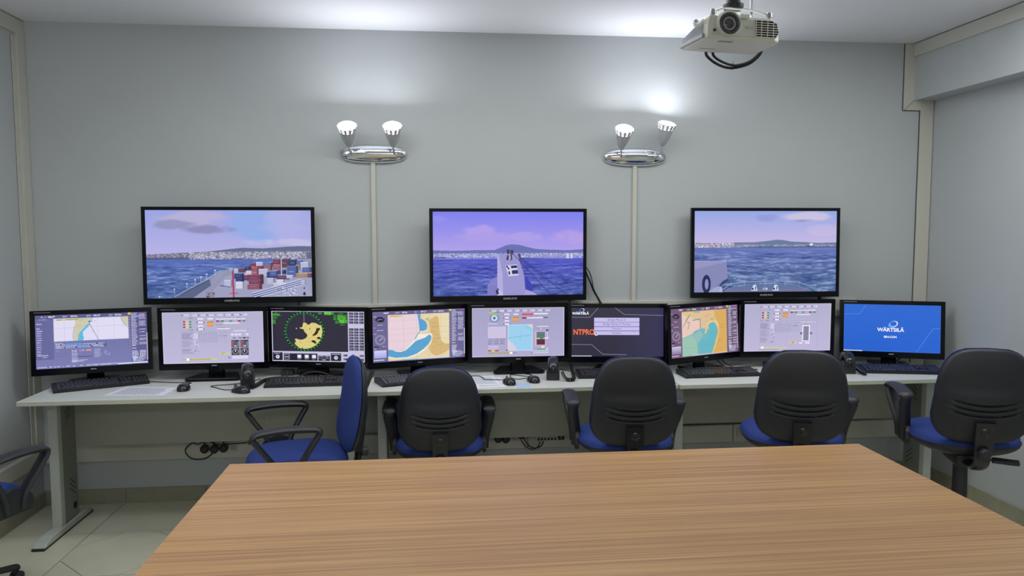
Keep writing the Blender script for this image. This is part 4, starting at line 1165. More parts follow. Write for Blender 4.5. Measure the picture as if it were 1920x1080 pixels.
# ------------------------------------------------------------------ projector
def projector():
    ang = math.radians(7)
    t = thing('video_projector', 'white ceiling projector with round lens and louvred vent', 'projector', (1.262, 3.02, H), ang)
    t.scale = (1.05, 1, 1)
    # local: x right, y away, front face at y=0, body z from -.365 to -.27
    zb, zt = 2.348 - H, 2.440 - H
    bm = bmesh.new()
    # body: stacked outlines, wide at bottom front, rounded right end
    def outline(s, dz, fy):
        return [(-.155 * s, fy), (.13 * s, fy), (.158 * s, fy + .02), (.168 * s, fy + .05), (.168 * s, .20), (.15 * s, .225), (-.15 * s, .225), (-.168 * s, .21), (-.165 * s, fy + .02)]
    lv = [(zb - .006, .985, .006), (zb, 1.0, .0), (zb + .05, .985, .0), (zt - .018, .955, .004), (zt - .004, .90, .012), (zt, .86, .022)]
    def slope(y, z):      # the top falls towards the rear
        return zb + (z - zb) * (1 - .62 * max(0, (y - .03) / .2)) if z > zb else z
    rings = [[bm.verts.new((x, y, slope(y, z))) for x, y in outline(s, 0, fy)] for z, s, fy in lv]
    for a, b in zip(rings[:-1], rings[1:]):
        for i in range(9): bm.faces.new((a[i], a[(i + 1) % 9], b[(i + 1) % 9], b[i]))
    bm.faces.new(rings[0][::-1]); bm.faces.new(rings[-1])
    bmesh.ops.recalc_face_normals(bm, faces=bm.faces[:])
    body = obj('body', bm, M_PROJ, t)
    bv = body.modifiers.new('bevel', 'BEVEL'); bv.width = .004; bv.segments = 2
    # grey front plate
    bm = bmesh.new(); prism(bm, [(-.140, zb + .008), (.042, zb + .008), (.042, zt - .018), (-.118, zt - .018)], -.003, .004)
    obj('front_panel', bm, M_PROJG, t)
    # lens: rings
    lx, lz = -.072, zb + .052
    Ml = Matrix.Translation((lx, -.002, lz)) @ Matrix.Rotation(PI / 2, 4, 'X')
    bm = bmesh.new(); lathe(bm, [(.052, -.005), (.051, .012), (.047, .018), (.044, .018), (.040, .008)], 40, Ml, cap=False); obj('lens_ring', bm, M_PROJG, t, smooth=True)
    bm = bmesh.new(); lathe(bm, [(.040, .004), (.040, .014), (.034, .016), (.031, .010), (.024, .010)], 40, Ml, cap=False); obj('focus_ring', bm, mat('lens_grey', (70, 74, 84), .4), t, smooth=True)
    bm = bmesh.new(); lathe(bm, [(.026, .006), (.026, .013), (.021, .013), (.019, .006)], 40, Ml, cap=False); obj('lens_rim', bm, M_PROJD, t, smooth=True)
    bm = bmesh.new(); lathe(bm, [(.025, -.002), (.024, .004), (.016, .008), (.006, .010)], 32, Ml); obj('lens_glass', bm, M_GLASS, t, smooth=True)
    bm = bmesh.new(); box(bm, -.02, .018, -.006, .03, zt - .014, zt + .004, bev=.004); obj('lens_shift_cover', bm, M_PROJ, t)
    bm = bmesh.new(); lathe(bm, [(.0065, -.001), (.006, .0045), (.003, .005)], 16, Matrix.Translation((-.128, 0, zb + .026)) @ Matrix.Rotation(PI / 2, 4, 'X')); obj('infrared_window', bm, M_GLASS, t, smooth=True)
    # vent: dark recess with louvres
    bm = bmesh.new(); prism(bm, [(.046, zb + .008), (.134, zb + .010), (.145, zb + .028), (.136, zt - .026), (.116, zt - .016), (.046, zt - .016)], -.0015, .0035)
    vent = obj('vent_recess', bm, M_DARK, t)
    for k in range(8):
        z = zb + .0088 + k * .0094
        xe = min(.145, .134 + k * .006) if k < 3 else .145 - (k - 3) * .006
        obj('vent_slat', B(.046, xe, -.005, .001, z - .0013, z + .0013), M_PROJ, t)
    for x in (.0465, .070, .096, .121):
        obj('vent_rib', B(x - .0011, x + .0011, -.0052, .001, zb + .009, zt - .017), M_PROJ, t)
    text_part('lettering', 'BenQ', .015, (.016, -.0045, zb + .043), RX, M_PROJD, t)
    # left side louvres and grey rail
    for k in range(7):
        h = .020 + k * .0085
        bm = bmesh.new()
        q = .1655 - k * .0006
        tube(bm, [(-q - .002, .018, zb + h), (-q - .001, .205, zb + h * .42 + .004)], .0022, 6)
        obj('side_louvre', bm, M_PROJD, t)
    obj('side_rail', B(-.172, -.160, .012, .215, zb - .002, zb + .014, bev=.002), M_PROJD, t)
    # underside marks
    bm = bmesh.new(); box(bm, -.09, -.03, .03, .05, zb - .0075, zb - .005); obj('foot_recess', bm, M_PROJD, t)
    bm = bmesh.new()
    for k in range(9): box(bm, -.11 + k * .008, -.104 + k * .008, .165, .171, zb - .007, zb - .005)
    obj('underside_print', bm, M_PROJD, t)
    # ceiling mount
    bm = bmesh.new(); tube(bm, smooth_path([(-.12, .03, zt + .012), (-.07, .05, zt + .036), (0, .08, zt + .048), (.07, .06, zt + .038), (.12, .03, zt + .010)]), .010, 8, .004); obj('mount_arm', bm, M_PROJG, t, smooth=True)
    bm = bmesh.new(); tube(bm, smooth_path([(-.12, .18, zt + .012), (0, .12, zt + .048), (.12, .18, zt + .010)]), .010, 8, .004); obj('mount_arm', bm, M_PROJG, t, smooth=True)
    for x, y in ((-.12, .03), (.12, .03), (-.12, .18), (.12, .18)):
        bm = bmesh.new(); lathe(bm, [(.008, zt - .006), (.009, zt + .004), (.012, zt + .006), (.012, zt + .020), (.006, zt + .026)], 14, Matrix.Translation((x, y, 0))); obj('mount_knob', bm, M_STEEL, t, smooth=True)
    bm = bmesh.new(); lathe(bm, [(.036, zt + .046), (.040, zt + .056), (.040, zt + .068), (.028, zt + .074), (.028, zt + .10)], 24, Matrix.Translation((0, .095, 0))); obj('mount_joint', bm, M_BLACK, t, smooth=True)
    bm = bmesh.new(); lathe(bm, [(.02, zt + .08), (.02, -.012), (.06, -.010), (.06, -.0005)], 24, Matrix.Translation((0, .095, 0))); obj('mount_pole', bm, M_PROJ, t, smooth=True)
    # cables hanging in a loop behind, and the riser
    obj('signal_cable', cable_bm([(-.04, .23, zb + .03), (-.032, .26, zb - .01), (.03, .275, zb - .045), (.10, .28, zb - .055), (.18, .275, zb - .030), (.222, .26, zb + .02), (.19, .232, zb + .05)], .0062, 8), M_CABLE, t, smooth=True)
    obj('signal_cable', cable_bm([(-.01, .23, zb + .03), (.0, .262, zb - .008), (.05, .27, zb - .034), (.11, .272, zb - .044), (.18, .268, zb - .020), (.218, .25, zb + .03), (.19, .232, zb + .06)], .0062, 8), M_CABLE, t, smooth=True)
    obj('cable_tie', cable_bm([(.095, .27, zb - .030), (.095, .262, zb - .05), (.096, .28, zb - .062), (.10, .289, zb - .05)], .0022, 6), M_CABLE, t)
    obj('cable_riser', cable_bm([(.16, .235, zb + .05), (.165, .25, zb + .12), (.165, .25, zb + .25), (.165, .25, -.001)], .007, 8), M_STEEL, t, smooth=True)
projector()

# ------------------------------------------------------------------ desks
def desk(label, x0, x1, yf, yb, zpan, legL=True, legR=True):
    cx = (x0 + x1) / 2
    t = thing('office_desk', label, 'desk', (cx, yf, 0), 0, 'white office desks along the back wall')
    a, b = x0 - cx, x1 - cx
    D = yb - yf
    bm = bmesh.new(); box(bm, a, b, 0, D, .7275, .75, bev=.0015)
    for f in bm.faces:
        if abs(f.normal.z) < .5: f.material_index = 1
    bm.normal_update()
    for f in bm.faces: f.material_index = 1 if abs(f.normal.z) < .5 else 0
    obj('worktop', bm, [M_DESK, M_EDGE], t)
    for sx, xl in ((1, a + .065), (-1, b - .065)):
        bm = bmesh.new()
        box(bm, xl - .024, xl + .024, .20, .245, .03, .7275, bev=.003)
        obj('leg_post', bm, M_LEG, t)
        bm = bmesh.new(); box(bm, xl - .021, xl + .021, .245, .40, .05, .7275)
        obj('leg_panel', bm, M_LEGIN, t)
        xi = xl + sx * .0215
        for k in range(3):
            for z, s in ((.655 - k * .03, -1), (.20 + k * .028, 1)):
                bm = bmesh.new()
                Mt = Matrix.Translation((xi, .32 + (0 if s < 0 else .02), z - .01)) @ Matrix.Rotation(s * math.radians(-38), 4, 'X')
                box(bm, -.0006, .0006, -.036, .036, -.0018, .0018, M=Mt)
                obj('vent_slot', bm, M_DARK, t)
        bm = bmesh.new(); lathe(bm, [(.02, -.0007), (.02, .0007)], 18, Matrix.Translation((xi, .36, .105)) @ Matrix.Rotation(PI / 2, 4, 'Y')); obj('cable_hole', bm, M_DARK, t)
        bm = bmesh.new()
        prism(bm, [(.005, .008), (.03, .030), (.10, .042), (.46, .042), (.52, .032), (.54, .008)], xl - .032, xl + .032, 'yz')
        ft = obj('foot', bm, M_LEG, t)
        bv = ft.modifiers.new('bevel', 'BEVEL'); bv.width = .006; bv.segments = 2
        bm = bmesh.new(); prism(bm, [(.0, .0), (.0, .012), (.545, .012), (.545, .0)], xl - .030, xl + .030, 'yz'); obj('foot_glide', bm, M_BLACK, t)
        obj('bracket', B(xl - .03 + sx * -.0, xl + .03, .17, .20, .705, .7275), M_EDGE, t)
    bm = bmesh.new(); box(bm, a + .087, b - .087, .395, .413, zpan, .7275, bev=.001)
    obj('modesty_panel', bm, M_MODEST, t)
    n = 4
    for k in range(n):
        for z in (.55, .468):
            xx = a + .6 + k * ((b - a - .9) / (n - 1))
            bm = bmesh.new(); lathe(bm, [(.006, 0), (.005, .002), (.002, .0025)], 10, Matrix.Translation((xx, .395, z)) @ Matrix.Rotation(PI / 2, 4, 'X')); obj('screw', bm, M_STEEL, t)
    return t
desk('left white desk under the three leftmost monitors', -2.013, -.372, 3.850, 4.482, .418)
desk('middle white desk under the chart, map and NTPRO monitors', -.345, 1.303, 3.898, 4.484, .378)
desk('right white desk under the three rightmost monitors', 1.308, 2.945, 3.888, 4.482, .432)

# ------------------------------------------------------------------ meeting table
t = thing('meeting_table', 'large brown striped laminate meeting table in the foreground', 'table', (.456, 1.6, 0), 0)
tx, ty0, ty1 = 1.181, -1.3, 1.133
bm = bmesh.new(); box(bm, -tx, tx, ty0, ty1, .722, .75, bev=.001)
bm.normal_update()
for f in bm.faces: f.material_index = 1 if abs(f.normal.z) < .5 else 0
obj('tabletop', bm, [M_WOOD, M_WOODEDGE], t)
for sx in (-1, 1):
    for yy in (ty0 + .2, ty1 - .2):
        obj('leg', B(sx * (tx - .25) - .03, sx * (tx - .25) + .03, yy - .03, yy + .03, 0, .722, bev=.003), M_LEG, t)
obj('apron', B(-tx + .25, tx - .25, ty0 + .19, ty0 + .21, .6, .722), M_WOODEDGE, t)
obj('apron', B(-tx + .25, tx - .25, ty1 - .21, ty1 - .19, .6, .722), M_WOODEDGE, t)

# ------------------------------------------------------------------ office chairs
BW, BH, BT = .42, .44, 'back'
def pad_grid(nu, nv, w, h, ex, taper, depth_fn, curve_fn):
    """superellipse pad in the xz plane; depth_fn(u,v) is the offset in y, curve_fn bends the whole pad"""
    bm = bmesh.new()
    grid = []
    for j in range(nv + 1):
        sv = -1 + 2 * j / nv
        v = math.sin(sv * PI / 2) if abs(sv) > 1 else sv
        v = math.copysign(1 - (1 - abs(sv)) ** 1.35, sv) if nv < 60 else sv
        hw = (max(0, 1 - abs(v) ** ex)) ** (1 / ex)
        row = []
        for i in range(nu + 1):
            su = -1 + 2 * i / nu
            u = math.copysign(1 - (1 - abs(su)) ** 1.4, su)
            x = u * hw * w / 2 * (back_taper(v) if taper == 'back' else (1 - taper * v))
            z = v * h / 2
            y = depth_fn(u, v, x, z)
            row.append(bm.verts.new(curve_fn(x, y, z)))
        grid.append(row)
    for j in range(nv):
        for i in range(nu):
            bm.faces.new((grid[j][i], grid[j][i + 1], grid[j + 1][i + 1], grid[j + 1][i]))
    return bm
def bend_back(x, y, z):
    return Vector((x, y - .35 * x * x * -1.0 + .028 * math.cos(z / (BH / 2) * 1.3) * -1 + .0, z))
def edge(u, v, p=4, q=.45):
    return (max(0, 1 - abs(u) ** p) * max(0, 1 - abs(v) ** p)) ** q
def shell_depth(u, v, x, z):
    d = -.030 * edge(u, v, 5, .4) - .0
    # raised lower belly and three curved grooves
    d -= .010 * edge(u, v, 2.5, 1) * (1 / (1 + math.exp((z - .03) * 90)))
    for k in range(3):
        zc = -.018 - k * .026 - .020 * (1 - (x / .13) ** 2) + .012
        if abs(x) < .145:
            g = math.exp(-((z - zc) / .0034) ** 2) * min(1, (0.145 - abs(x)) / .03)
            d += .012 * g
    return d
def back_taper(v):
    # widest a little below the middle, clearly narrower at the top
    return 1.0 - .115 * min(1, max(0, (v + .4) / 1.1)) ** .8
CH = {}
def chair_meshes():
    def keep(name, bm, m, smooth=True):
        bm.normal_update()
        me = bpy.data.meshes.new(name); bm.to_mesh(me); bm.free()
        if smooth:
            me.shade_smooth()
            try: me.set_sharp_from_angle(angle=math.radians(45))
            except Exception: pass
        me.materials.append(m)
        CH[name] = me
    # all in chair frame: y forward, origin on the floor, seat top at .45
    ZB = .71; YB = -.235; lean = math.radians(-8)
    Mb = Matrix.Translation((0, YB, ZB)) @ Matrix.Rotation(-lean, 4, 'X')
    bm = pad_grid(36, 150, BW, BH, 3.2, BT, shell_depth, bend_back)
    n0 = len(bm.verts)
    b2 = pad_grid(24, 24, BW, BH, 3.2, BT, lambda u, v, x, z: .004, bend_back)
    me = bpy.data.meshes.new('tmp'); b2.to_mesh(me); b2.free(); bm.from_mesh(me)
    for v in bm.verts: v.co = Mb @ v.co
    bmesh.ops.recalc_face_normals(bm, faces=bm.faces[:])
    keep('backrest_shell', bm, M_SHELL)
    bm = pad_grid(24, 26, BW + .004, BH + .006, 3.2, BT, lambda u, v, x, z: .004 + .05 * edge(u, v, 3.2, .42), bend_back)
    b2 = pad_grid(20, 20, BW + .004, BH + .006, 3.2, BT, lambda u, v, x, z: .003, bend_back)
    me = bpy.data.meshes.new('tmp2'); b2.to_mesh(me); b2.free(); bm.from_mesh(me)
    for v in bm.verts: v.co = Mb @ v.co
    bmesh.ops.recalc_face_normals(bm, faces=bm.faces[:])
    keep('backrest_cushion', bm, M_BLUE)
    # seat: same pad laid flat
    def flat(x, y, z): # z -> forward
        f = z / .23
        zz = y - .022 * max(0, f - .55) ** 2 * 4 + .05 * x * x
        return Vector((x, z + .02, zz))
    bm = pad_grid(24, 26, .47, .46, 2.8, -.04, lambda u, v, x, z: .465 + .052 * edge(u, v, 3.4, .4), flat)
    b2 = pad_grid(20, 20, .47, .46, 2.8, -.04, lambda u, v, x, z: .464, flat)
    me = bpy.data.meshes.new('tmp3'); b2.to_mesh(me); b2.free(); bm.from_mesh(me)
    bmesh.ops.recalc_face_normals(bm, faces=bm.faces[:])
    keep('seat_cushion', bm, M_BLUE)
    bm = pad_grid(24, 26, .475, .465, 2.8, -.04, lambda u, v, x, z: .467, flat)
    b2 = pad_grid(24, 26, .475, .465, 2.8, -.04, lambda u, v, x, z: .467 - .075 * edge(u, v, 2.4, .55), flat)
    me = bpy.data.meshes.new('tmp4'); b2.to_mesh(me); b2.free(); bm.from_mesh(me)
    bmesh.ops.recalc_face_normals(bm, faces=bm.faces[:])
    keep('seat_pan', bm, M_SHELL)
    # armrests: pad on top, two converging posts, rounded mounting plate
    for side in (-1, 1):
        bm = bmesh.new()
        xt, xb = side * .262, side * .236
        loop = smooth_path([(xb, .045, .43), (xb + side * .006, .03, .50), (xt, -.035, .615), (xt, -.055, .648), (xt, -.035, .662), (xt, .09, .668), (xt, .205, .660), (xt, .228, .645), (xt, .21, .612), (xb + side * .006, .135, .50), (xb, .12, .43)], 5)
        tube(bm, loop, .013, 12, .026, up=Vector((1, 0, 0)))
        keep('armrest_l' if side < 0 else 'armrest_r', bm, M_ARM)
        bm = bmesh.new()
        pth = smooth_path([(xt, -.052, .655), (xt, -.03, .668), (xt, .09, .675), (xt, .20, .667), (xt, .224, .652)], 5)
        tube(bm, pth, .034, 14, .012, up=Vector((0, 0, 1)))
        keep('arm_pad_l' if side < 0 else 'arm_pad_r', bm, M_ARM)
        bm = bmesh.new()
        pl = [(.005, .415), (.16, .415), (.18, .44), (.172, .475), (.14, .51), (.083, .525), (.026, .51), (-.006, .475), (-.014, .44)]
        prism(bm, pl, side * .228, side * .246, 'yz')
        keep('plate_l' if side < 0 else 'plate_r', bm, M_ARM, False)
    # back bracket: glossy plate on shell and curved bar down and under the seat
    bm = bmesh.new()
    Mp = Mb @ Matrix.Translation((0, -.066, -.155))
    prism(bm, [(-.036, -.075), (.036, -.075), (.040, .055), (-.040, .055)], -.012, .022)
    for v in bm.verts: v.co = Mp @ v.co
    tube(bm, smooth_path([(0, YB - .022, ZB - .17), (0, YB - .030, ZB - .24), (0, YB - .020, ZB - .30), (0, YB + .04, ZB - .335), (0, YB + .16, ZB - .335)]), .034, 12, .016, up=Vector((0, 1, .2)))
    keep('back_bracket', bm, M_BRKT)
    bm = bmesh.new(); lathe(bm, [(.024, -.012), (.024, .0), (.016, .006)], 24, Mp @ Matrix.Translation((0, -.010, .01)) @ Matrix.Rotation(PI / 2, 4, 'X'))
    keep('bracket_boss', bm, M_BRKT)
    bm = bmesh.new(); lathe(bm, [(.012, 0), (.022, .008), (.024, .03), (.018, .038)], 18, Matrix.Translation((0, YB - .04, ZB - .245)) @ Matrix.Rotation(PI / 2, 4, 'X'))
    keep('height_knob', bm, M_ARM)
    bm = bmesh.new(); box(bm, -.055, .055, -.12, .09, .345, .405, bev=.012, seg=2); keep('tilt_mechanism', bm, M_BLACK)
    bm = bmesh.new(); tube(bm, [(.04, 0, .365), (.14, -.02, .362)], .007, 8); tube(bm, smooth_path([(.13, -.018, .362), (.16, -.022, .361), (.21, -.03, .359), (.235, -.033, .359)]), .020, 10, .014); keep('tilt_lever', bm, M_ARM)
    bm = bmesh.new(); lathe(bm, [(.016, .12), (.016, .36)], 16); keep('gas_piston', bm, M_BLACK)
    bm = bmesh.new(); lathe(bm, [(.034, .08), (.033, .20), (.031, .33), (.028, .345)], 20); keep('column_cover', bm, M_BLACK)
    bm = bmesh.new(); lathe(bm, [(.045, .065), (.048, .085), (.036, .115), (.028, .12)], 24); keep('base_hub', bm, M_BLACK)
    bm = bmesh.new()
    tube(bm, smooth_path([(0, .035, .092), (0, .15, .092), (0, .26, .072), (0, .292, .064)]), .021, 10, .014, radii=None); keep('base_leg', bm, M_BLACK)
    bm = bmesh.new()
    for s in (-1, 1): lathe(bm, [(.016, s * .004), (.024, s * .006), (.024, s * .018), (.018, s * .021)], 18, Matrix.Translation((0, .29, .0245)) @ Matrix.Rotation(PI / 2, 4, 'Y'))
    lathe(bm, [(.006, .03), (.006, .066)], 8, Matrix.Translation((0, .28, 0)))
    bmesh.ops.recalc_face_normals(bm, faces=bm.faces[:])
    keep('caster', bm, M_BLACK)
chair_meshes()
def office_chair(label, x, y, phi, seat_top, spin=0.0, arms='lr'):
    """phi: degrees the chair faces to the right of the wall direction"""
    t = thing('office_chair', label, 'chair', (x, y, 0), -math.radians(phi), 'blue and black office chairs')
    dz = seat_top - .45
    up = ['backrest_shell', 'backrest_cushion', 'seat_cushion', 'seat_pan', 'back_bracket', 'tilt_mechanism', 'tilt_lever', 'height_knob']
    for n in up:
        o = instance(n, CH[n], t, (0, 0, dz))
        if n == 'back_bracket': instance('bracket_boss', CH['bracket_boss'], o)
    for s in arms:
        a = instance('armrest', CH['armrest_' + s], t, (0, 0, dz))
        instance('arm_pad', CH['arm_pad_' + s], a); instance('mounting_plate', CH['plate_' + s], a)
    instance('gas_piston', CH['gas_piston'], t, (0, 0, min(dz, .09) if dz > 0 else dz))
    instance('column_cover', CH['column_cover'], t, (0, 0, max(0, dz)))
    instance('base_hub', CH['base_hub'], t)
    for k in range(5):
        r = (0, 0, math.radians(72 * k + spin))
        l = instance('base_leg', CH['base_leg'], t, None, r)
        instance('caster', CH['caster'], l)
    return t
office_chair('sideways blue office chair facing left at the left desk, backrest in profile', -.625, 3.60, -105.6, .49, 10)
office_chair('office chair straight in front of the curved-bay chart monitor, black back', .028, 3.96, 0, .43, 20)
office_chair('office chair with black back below the NTPRO monitor', .945, 3.645, 4.5, .52, 5)
office_chair('office chair with black back hiding the foot of the pinkish monitor', 1.745, 3.50, 17, .555, 33, 'r')
office_chair('rightmost office chair by the right wall, whole column visible', 2.50, 3.31, 19, .58, 12)
office_chair('office chair cut by the left picture edge, seat and arm only', -1.987, 3.262, 20, .44, -1.6, 'r')

# ------------------------------------------------------------------ keyboards
KM = {}
def keyboard(label, x, y, rz, pale=False):
    t = thing('keyboard', label, 'keyboard', (x, y, .75), rz, 'black computer keyboards')
    w, d = .45, .155
    key = ('b',)
    if 'body' not in KM:
        bm = bmesh.new()
        prism(bm, [(-d / 2, 0), (d / 2, 0), (d / 2, .028), (d / 2 - .01, .030), (-d / 2 + .012, .014), (-d / 2, .010)], -w / 2, w / 2, 'yz')
        KM['body'] = obj('body', bm, M_KEYBASE, t).data
        bm = bmesh.new()
        sl = (.030 - .014) / (d - .022)
        def K(cx, cy, kw=.0165, kd=.0155):
            z = .014 + (cy + d / 2 - .012) * sl
            Mk = Matrix.Translation((cx, cy, z)) @ Matrix.Rotation(math.atan(sl), 4, 'X')
            vs = bmesh.ops.create_cube(bm, size=1)['verts']
            for v in vs:
                s = .86 if v.co.z > 0 else 1
                v.co = Mk @ Vector((v.co.x * kw * s, v.co.y * kd * s, .002 + v.co.z * .008))
        rows = [-.055, -.036, -.017, .002, .021]
        for r, yy in enumerate(rows):
            off = (0, .009, .005, .003, 0)[r]
            for c in range(15):
                xx = -.205 + .0095 + c * .019
                if r == 0:
                    if 3 < c < 9: continue
                K(xx + (off if 0 < c < 14 else 0), yy)
            for c in range(3):
                if r in (1, 3, 4) and not (r == 1 and c != 1): K(.098 + c * .019, yy)
            for c in range(4): K(.158 + c * .0175, yy, .015)
        K(-.205 + .0095 + 6 * .019, rows[0], .092)
        for c in range(3): K(.098 + c * .019, rows[0])
        for c in range(16): K(-.196 + c * .0195 + (c // 4) * .006, .050)
        o = obj('keys', bm, M_KEY, t); o['kind'] = 'stuff'
        KM['keys'] = o.data
        KM['pale'] = o.data.copy(); KM['pale'].materials.clear(); KM['pale'].materials.append(M_KEYL)
    else:
        instance('body', KM['body'], t)
        o = instance('keys', KM['pale' if pale else 'keys'], t); o['kind'] = 'stuff'
    return t
keyboard('angled black keyboard at the left end of the left desk', -1.765, 4.205, math.radians(28))
keyboard('black keyboard below the radar monitor', -.668, 4.135, math.radians(2))
keyboard('black keyboard with pale keys below the curved-bay chart monitor', -.085, 4.145, math.radians(20), True)
keyboard('black keyboard below the NTPRO monitor, mostly behind a chair', 1.03, 4.175, math.radians(-3))
keyboard('black keyboard below the sharply turned chart monitor', 1.618, 4.140, math.radians(3))
keyboard('black keyboard below the bright blue monitor', 2.70, 4.115, math.radians(-13))

# ------------------------------------------------------------------ mice
def mouse(label, x, y, rz, cable, dot=True):
    t = thing('computer_mouse', label, 'mouse', (x, y, .75), rz, 'black computer mice')
    bm = bmesh.new()
    n, k = 20, 8
    rings = []
    for j in range(k + 1):
        a = PI / 2 * j / k
        q = max(math.cos(a), .03); z = .034 * math.sin(a)
        ring = []
        for i in range(n):
            b = 2 * PI * i / n
            cx, cy = math.cos(b), math.sin(b)
            w = .034 * (1 - .12 * cy) * (1 if abs(cy) > .5 else .93)
            yy = .058 * cy * q ** .8
            ring.append(bm.verts.new((w * cx * q ** .7, yy, z * (1 - .25 * (yy / .058)) + .001)))
        rings.append(ring)
    for a_, b_ in zip(rings[:-1], rings[1:]):
        for i in range(n): bm.faces.new((a_[i], a_[(i + 1) % n], b_[(i + 1) % n], b_[i]))
    bm.faces.new(rings[0][::-1]); bm.faces.new(rings[-1])
    bmesh.ops.recalc_face_normals(bm, faces=bm.faces[:])
    obj('body', bm, M_BRKT, t, smooth=True)
    bm = bmesh.new(); lathe(bm, [(.010, -.003), (.010, .003)], 16, Matrix.Translation((0, .032, .0295)) @ Matrix.Rotation(PI / 2, 4, 'Y')); obj('scroll_wheel', bm, M_KEYL, t, smooth=True)
    if dot:
        bm = bmesh.new(); lathe(bm, [(.0085, 0), (.0085, .0012), (.006, .0014), (.006, .0006)], 18, Matrix.Translation((0, -.034, .0275)) @ Matrix.Rotation(math.radians(38), 4, 'X'), cap=False); obj('emblem', bm, M_SILVER, t)
    Mi = (Matrix.Translation((x, y, .75)) @ Matrix.Rotation(rz, 4, 'Z')).inverted()
    pts = [Mi @ Vector(p) for p in cable]
    obj('cable', cable_bm([(0, .052, .01)] + pts, .0022, 6), M_CABLE, t, smooth=True)
    return t
mouse('black mouse at the right corner of the printed sheet, left desk', -1.293, 4.055, math.radians(4), [(-1.30, 4.14, .753), (-1.335, 4.17, .753), (-1.31, 4.225, .753), (-1.42, 4.25, .753), (-1.55, 4.29, .753)])
mouse('black mouse lying in front of the handset cradle, left desk', -.985, 3.958, math.radians(58), [(-1.08, 4.02, .753), (-1.14, 4.08, .753), (-1.17, 4.13, .753), (-1.02, 4.19, .753), (-.96, 4.30, .753)], False)
mouse('black mouse on the right edge of the handwritten sheets, middle desk', .402, 4.02, math.radians(14), [(.36, 4.11, .756), (.28, 4.12, .757), (.275, 4.15, .757), (.255, 4.22, .757), (.20, 4.25, .753), (.17, 4.26, .753)])
mouse('black mouse beside the blue slip of paper, middle desk', .540, 4.065, math.radians(12), [(.51, 4.15, .753), (.455, 4.13, .753), (.43, 4.20, .753), (.445, 4.26, .753), (.53, 4.20, .753), (.55, 4.25, .753), (.52, 4.27, .753)])

# ------------------------------------------------------------------ papers
def sheet(name, label, pts, z, m, lines=0, group=None, cols=1):
    cx = sum(p[0] for p in pts) / 4; cy = sum(p[1] for p in pts) / 4
    t = thing(name, label, 'paper', (cx, cy, z), 0, group)
    bm = bmesh.new(); prism(bm, [(p[0] - cx, p[1] - cy) for p in pts], 0.0, .0008, 'xy'); obj('sheet', bm, m, t)
    if lines:
        bm = bmesh.new()
        A, Bq, Cq, Dq = [Vector((p[0] - cx, p[1] - cy, 0)) for p in pts]   # A front-left, B front-right, C back-right, D back-left
        for k in range(lines):
            v = .1 + .8 * (k + .5) / lines
            u = .1
            while u < .9 - .1 * random.random():
                w = random.uniform(.02, .08)
                q = [(u, v - .25 / lines), (min(u + w, .92), v - .25 / lines), (min(u + w, .92), v + .15 / lines), (u, v + .15 / lines)]
                vs = []
                for a, b in q:
                    p = (A * (1 - a) + Bq * a) * (1 - b) + (Dq * (1 - a) + Cq * a) * b
                    vs.append(bm.verts.new((p.x, p.y, .0010)))
                bm.faces.new(vs); u += w + .012
        o = obj('print', bm, M_INK, t)
    return t
sheet('paper_sheet', 'printed white sheet between the angled keyboard and a mouse', [(-1.655, 3.955), (-1.352, 3.925), (-1.345, 4.115), (-1.62, 4.165)], .7503, M_PAPER, 16)
sheet('paper_sheet', 'lower white sheet of writing behind the curved-bay monitor chair', [(.225, 3.93), (.385, 3.95), (.375, 4.20), (.20, 4.17)], .7503, M_PAPER, 16)
sheet('paper_sheet', 'upper white sheet lying crooked on the other, corner pointing back', [(.215, 4.00), (.36, 3.985), (.335, 4.25), (.205, 4.22)], .7515, M_PAPER, 14)
sheet('paper_slip', 'light blue slip of paper between two mice, middle desk', [(.435, 3.905), (.508, 3.905), (.512, 4.02), (.445, 4.02)], .7503, M_BLUEPAPER)

# ------------------------------------------------------------------ radio handsets in cradles with coiled cords
def handset(label, x, y, rz, coil, s=1.0):
    t = thing('radio_handset', label, 'handset', (x, y, .75), rz, 'black radio handsets')
    bm = bmesh.new(); prism(bm, [(-.055, 0), (.055, 0), (.055, .02), (.045, .05), (-.03, .075), (-.055, .05)], -.036, .036, 'yz'); 
    o = obj('cradle', bm, M_BLACK, t); bv = o.modifiers.new('b', 'BEVEL'); bv.width = .006; bv.segments = 2
    bm = bmesh.new()
    tube(bm, smooth_path([(0, -.062, .05), (0, -.055, .082), (0, -.01, .108), (0, .045, .098), (0, .07, .072), (0, .075, .045)]), .028, 14, .016, up=Vector((0, 0, 1)))
    obj('receiver', bm, M_BRKT, t, smooth=True)
    bm = bmesh.new(); lathe(bm, [(.026, 0), (.029, .006), (.026, .02)], 20, Matrix.Translation((0, -.045, .045)) @ Matrix.Rotation(math.radians(-20), 4, 'X')); obj('earpiece', bm, M_BLACK, t, smooth=True)
    Mi = (Matrix.Translation((x, y, .75)) @ Matrix.Rotation(rz, 4, 'Z')).inverted()
    path = smooth_path([Mi @ Vector(p) for p in coil], 16)
    bm = bmesh.new()
    L = [0.0]
    for a, b in zip(path[:-1], path[1:]): L.append(L[-1] + (b - a).length)
    tot = L[-1]; turns = int(tot / .0062)
    pts = []
    N = turns * 7
    for i in range(N + 1):
        d = tot * i / N
        k = min(max(np.searchsorted(L, d) - 1, 0), len(path) - 2)
        f = (d - L[k]) / max(L[k + 1] - L[k], 1e-6)
        p = path[k].lerp(path[k + 1], f); tg = (path[k + 1] - path[k]).normalized()
        sd = tg.cross(Vector((0, 0, 1))).normalized(); u = sd.cross(tg)
        a = 2 * PI * turns * i / N
        pts.append(p + (sd * math.cos(a) + u * math.sin(a)) * .0085)
    tube(bm, pts, .0024, 5)
    obj('coiled_cord', bm, M_CABLE, t, smooth=True)
    return t
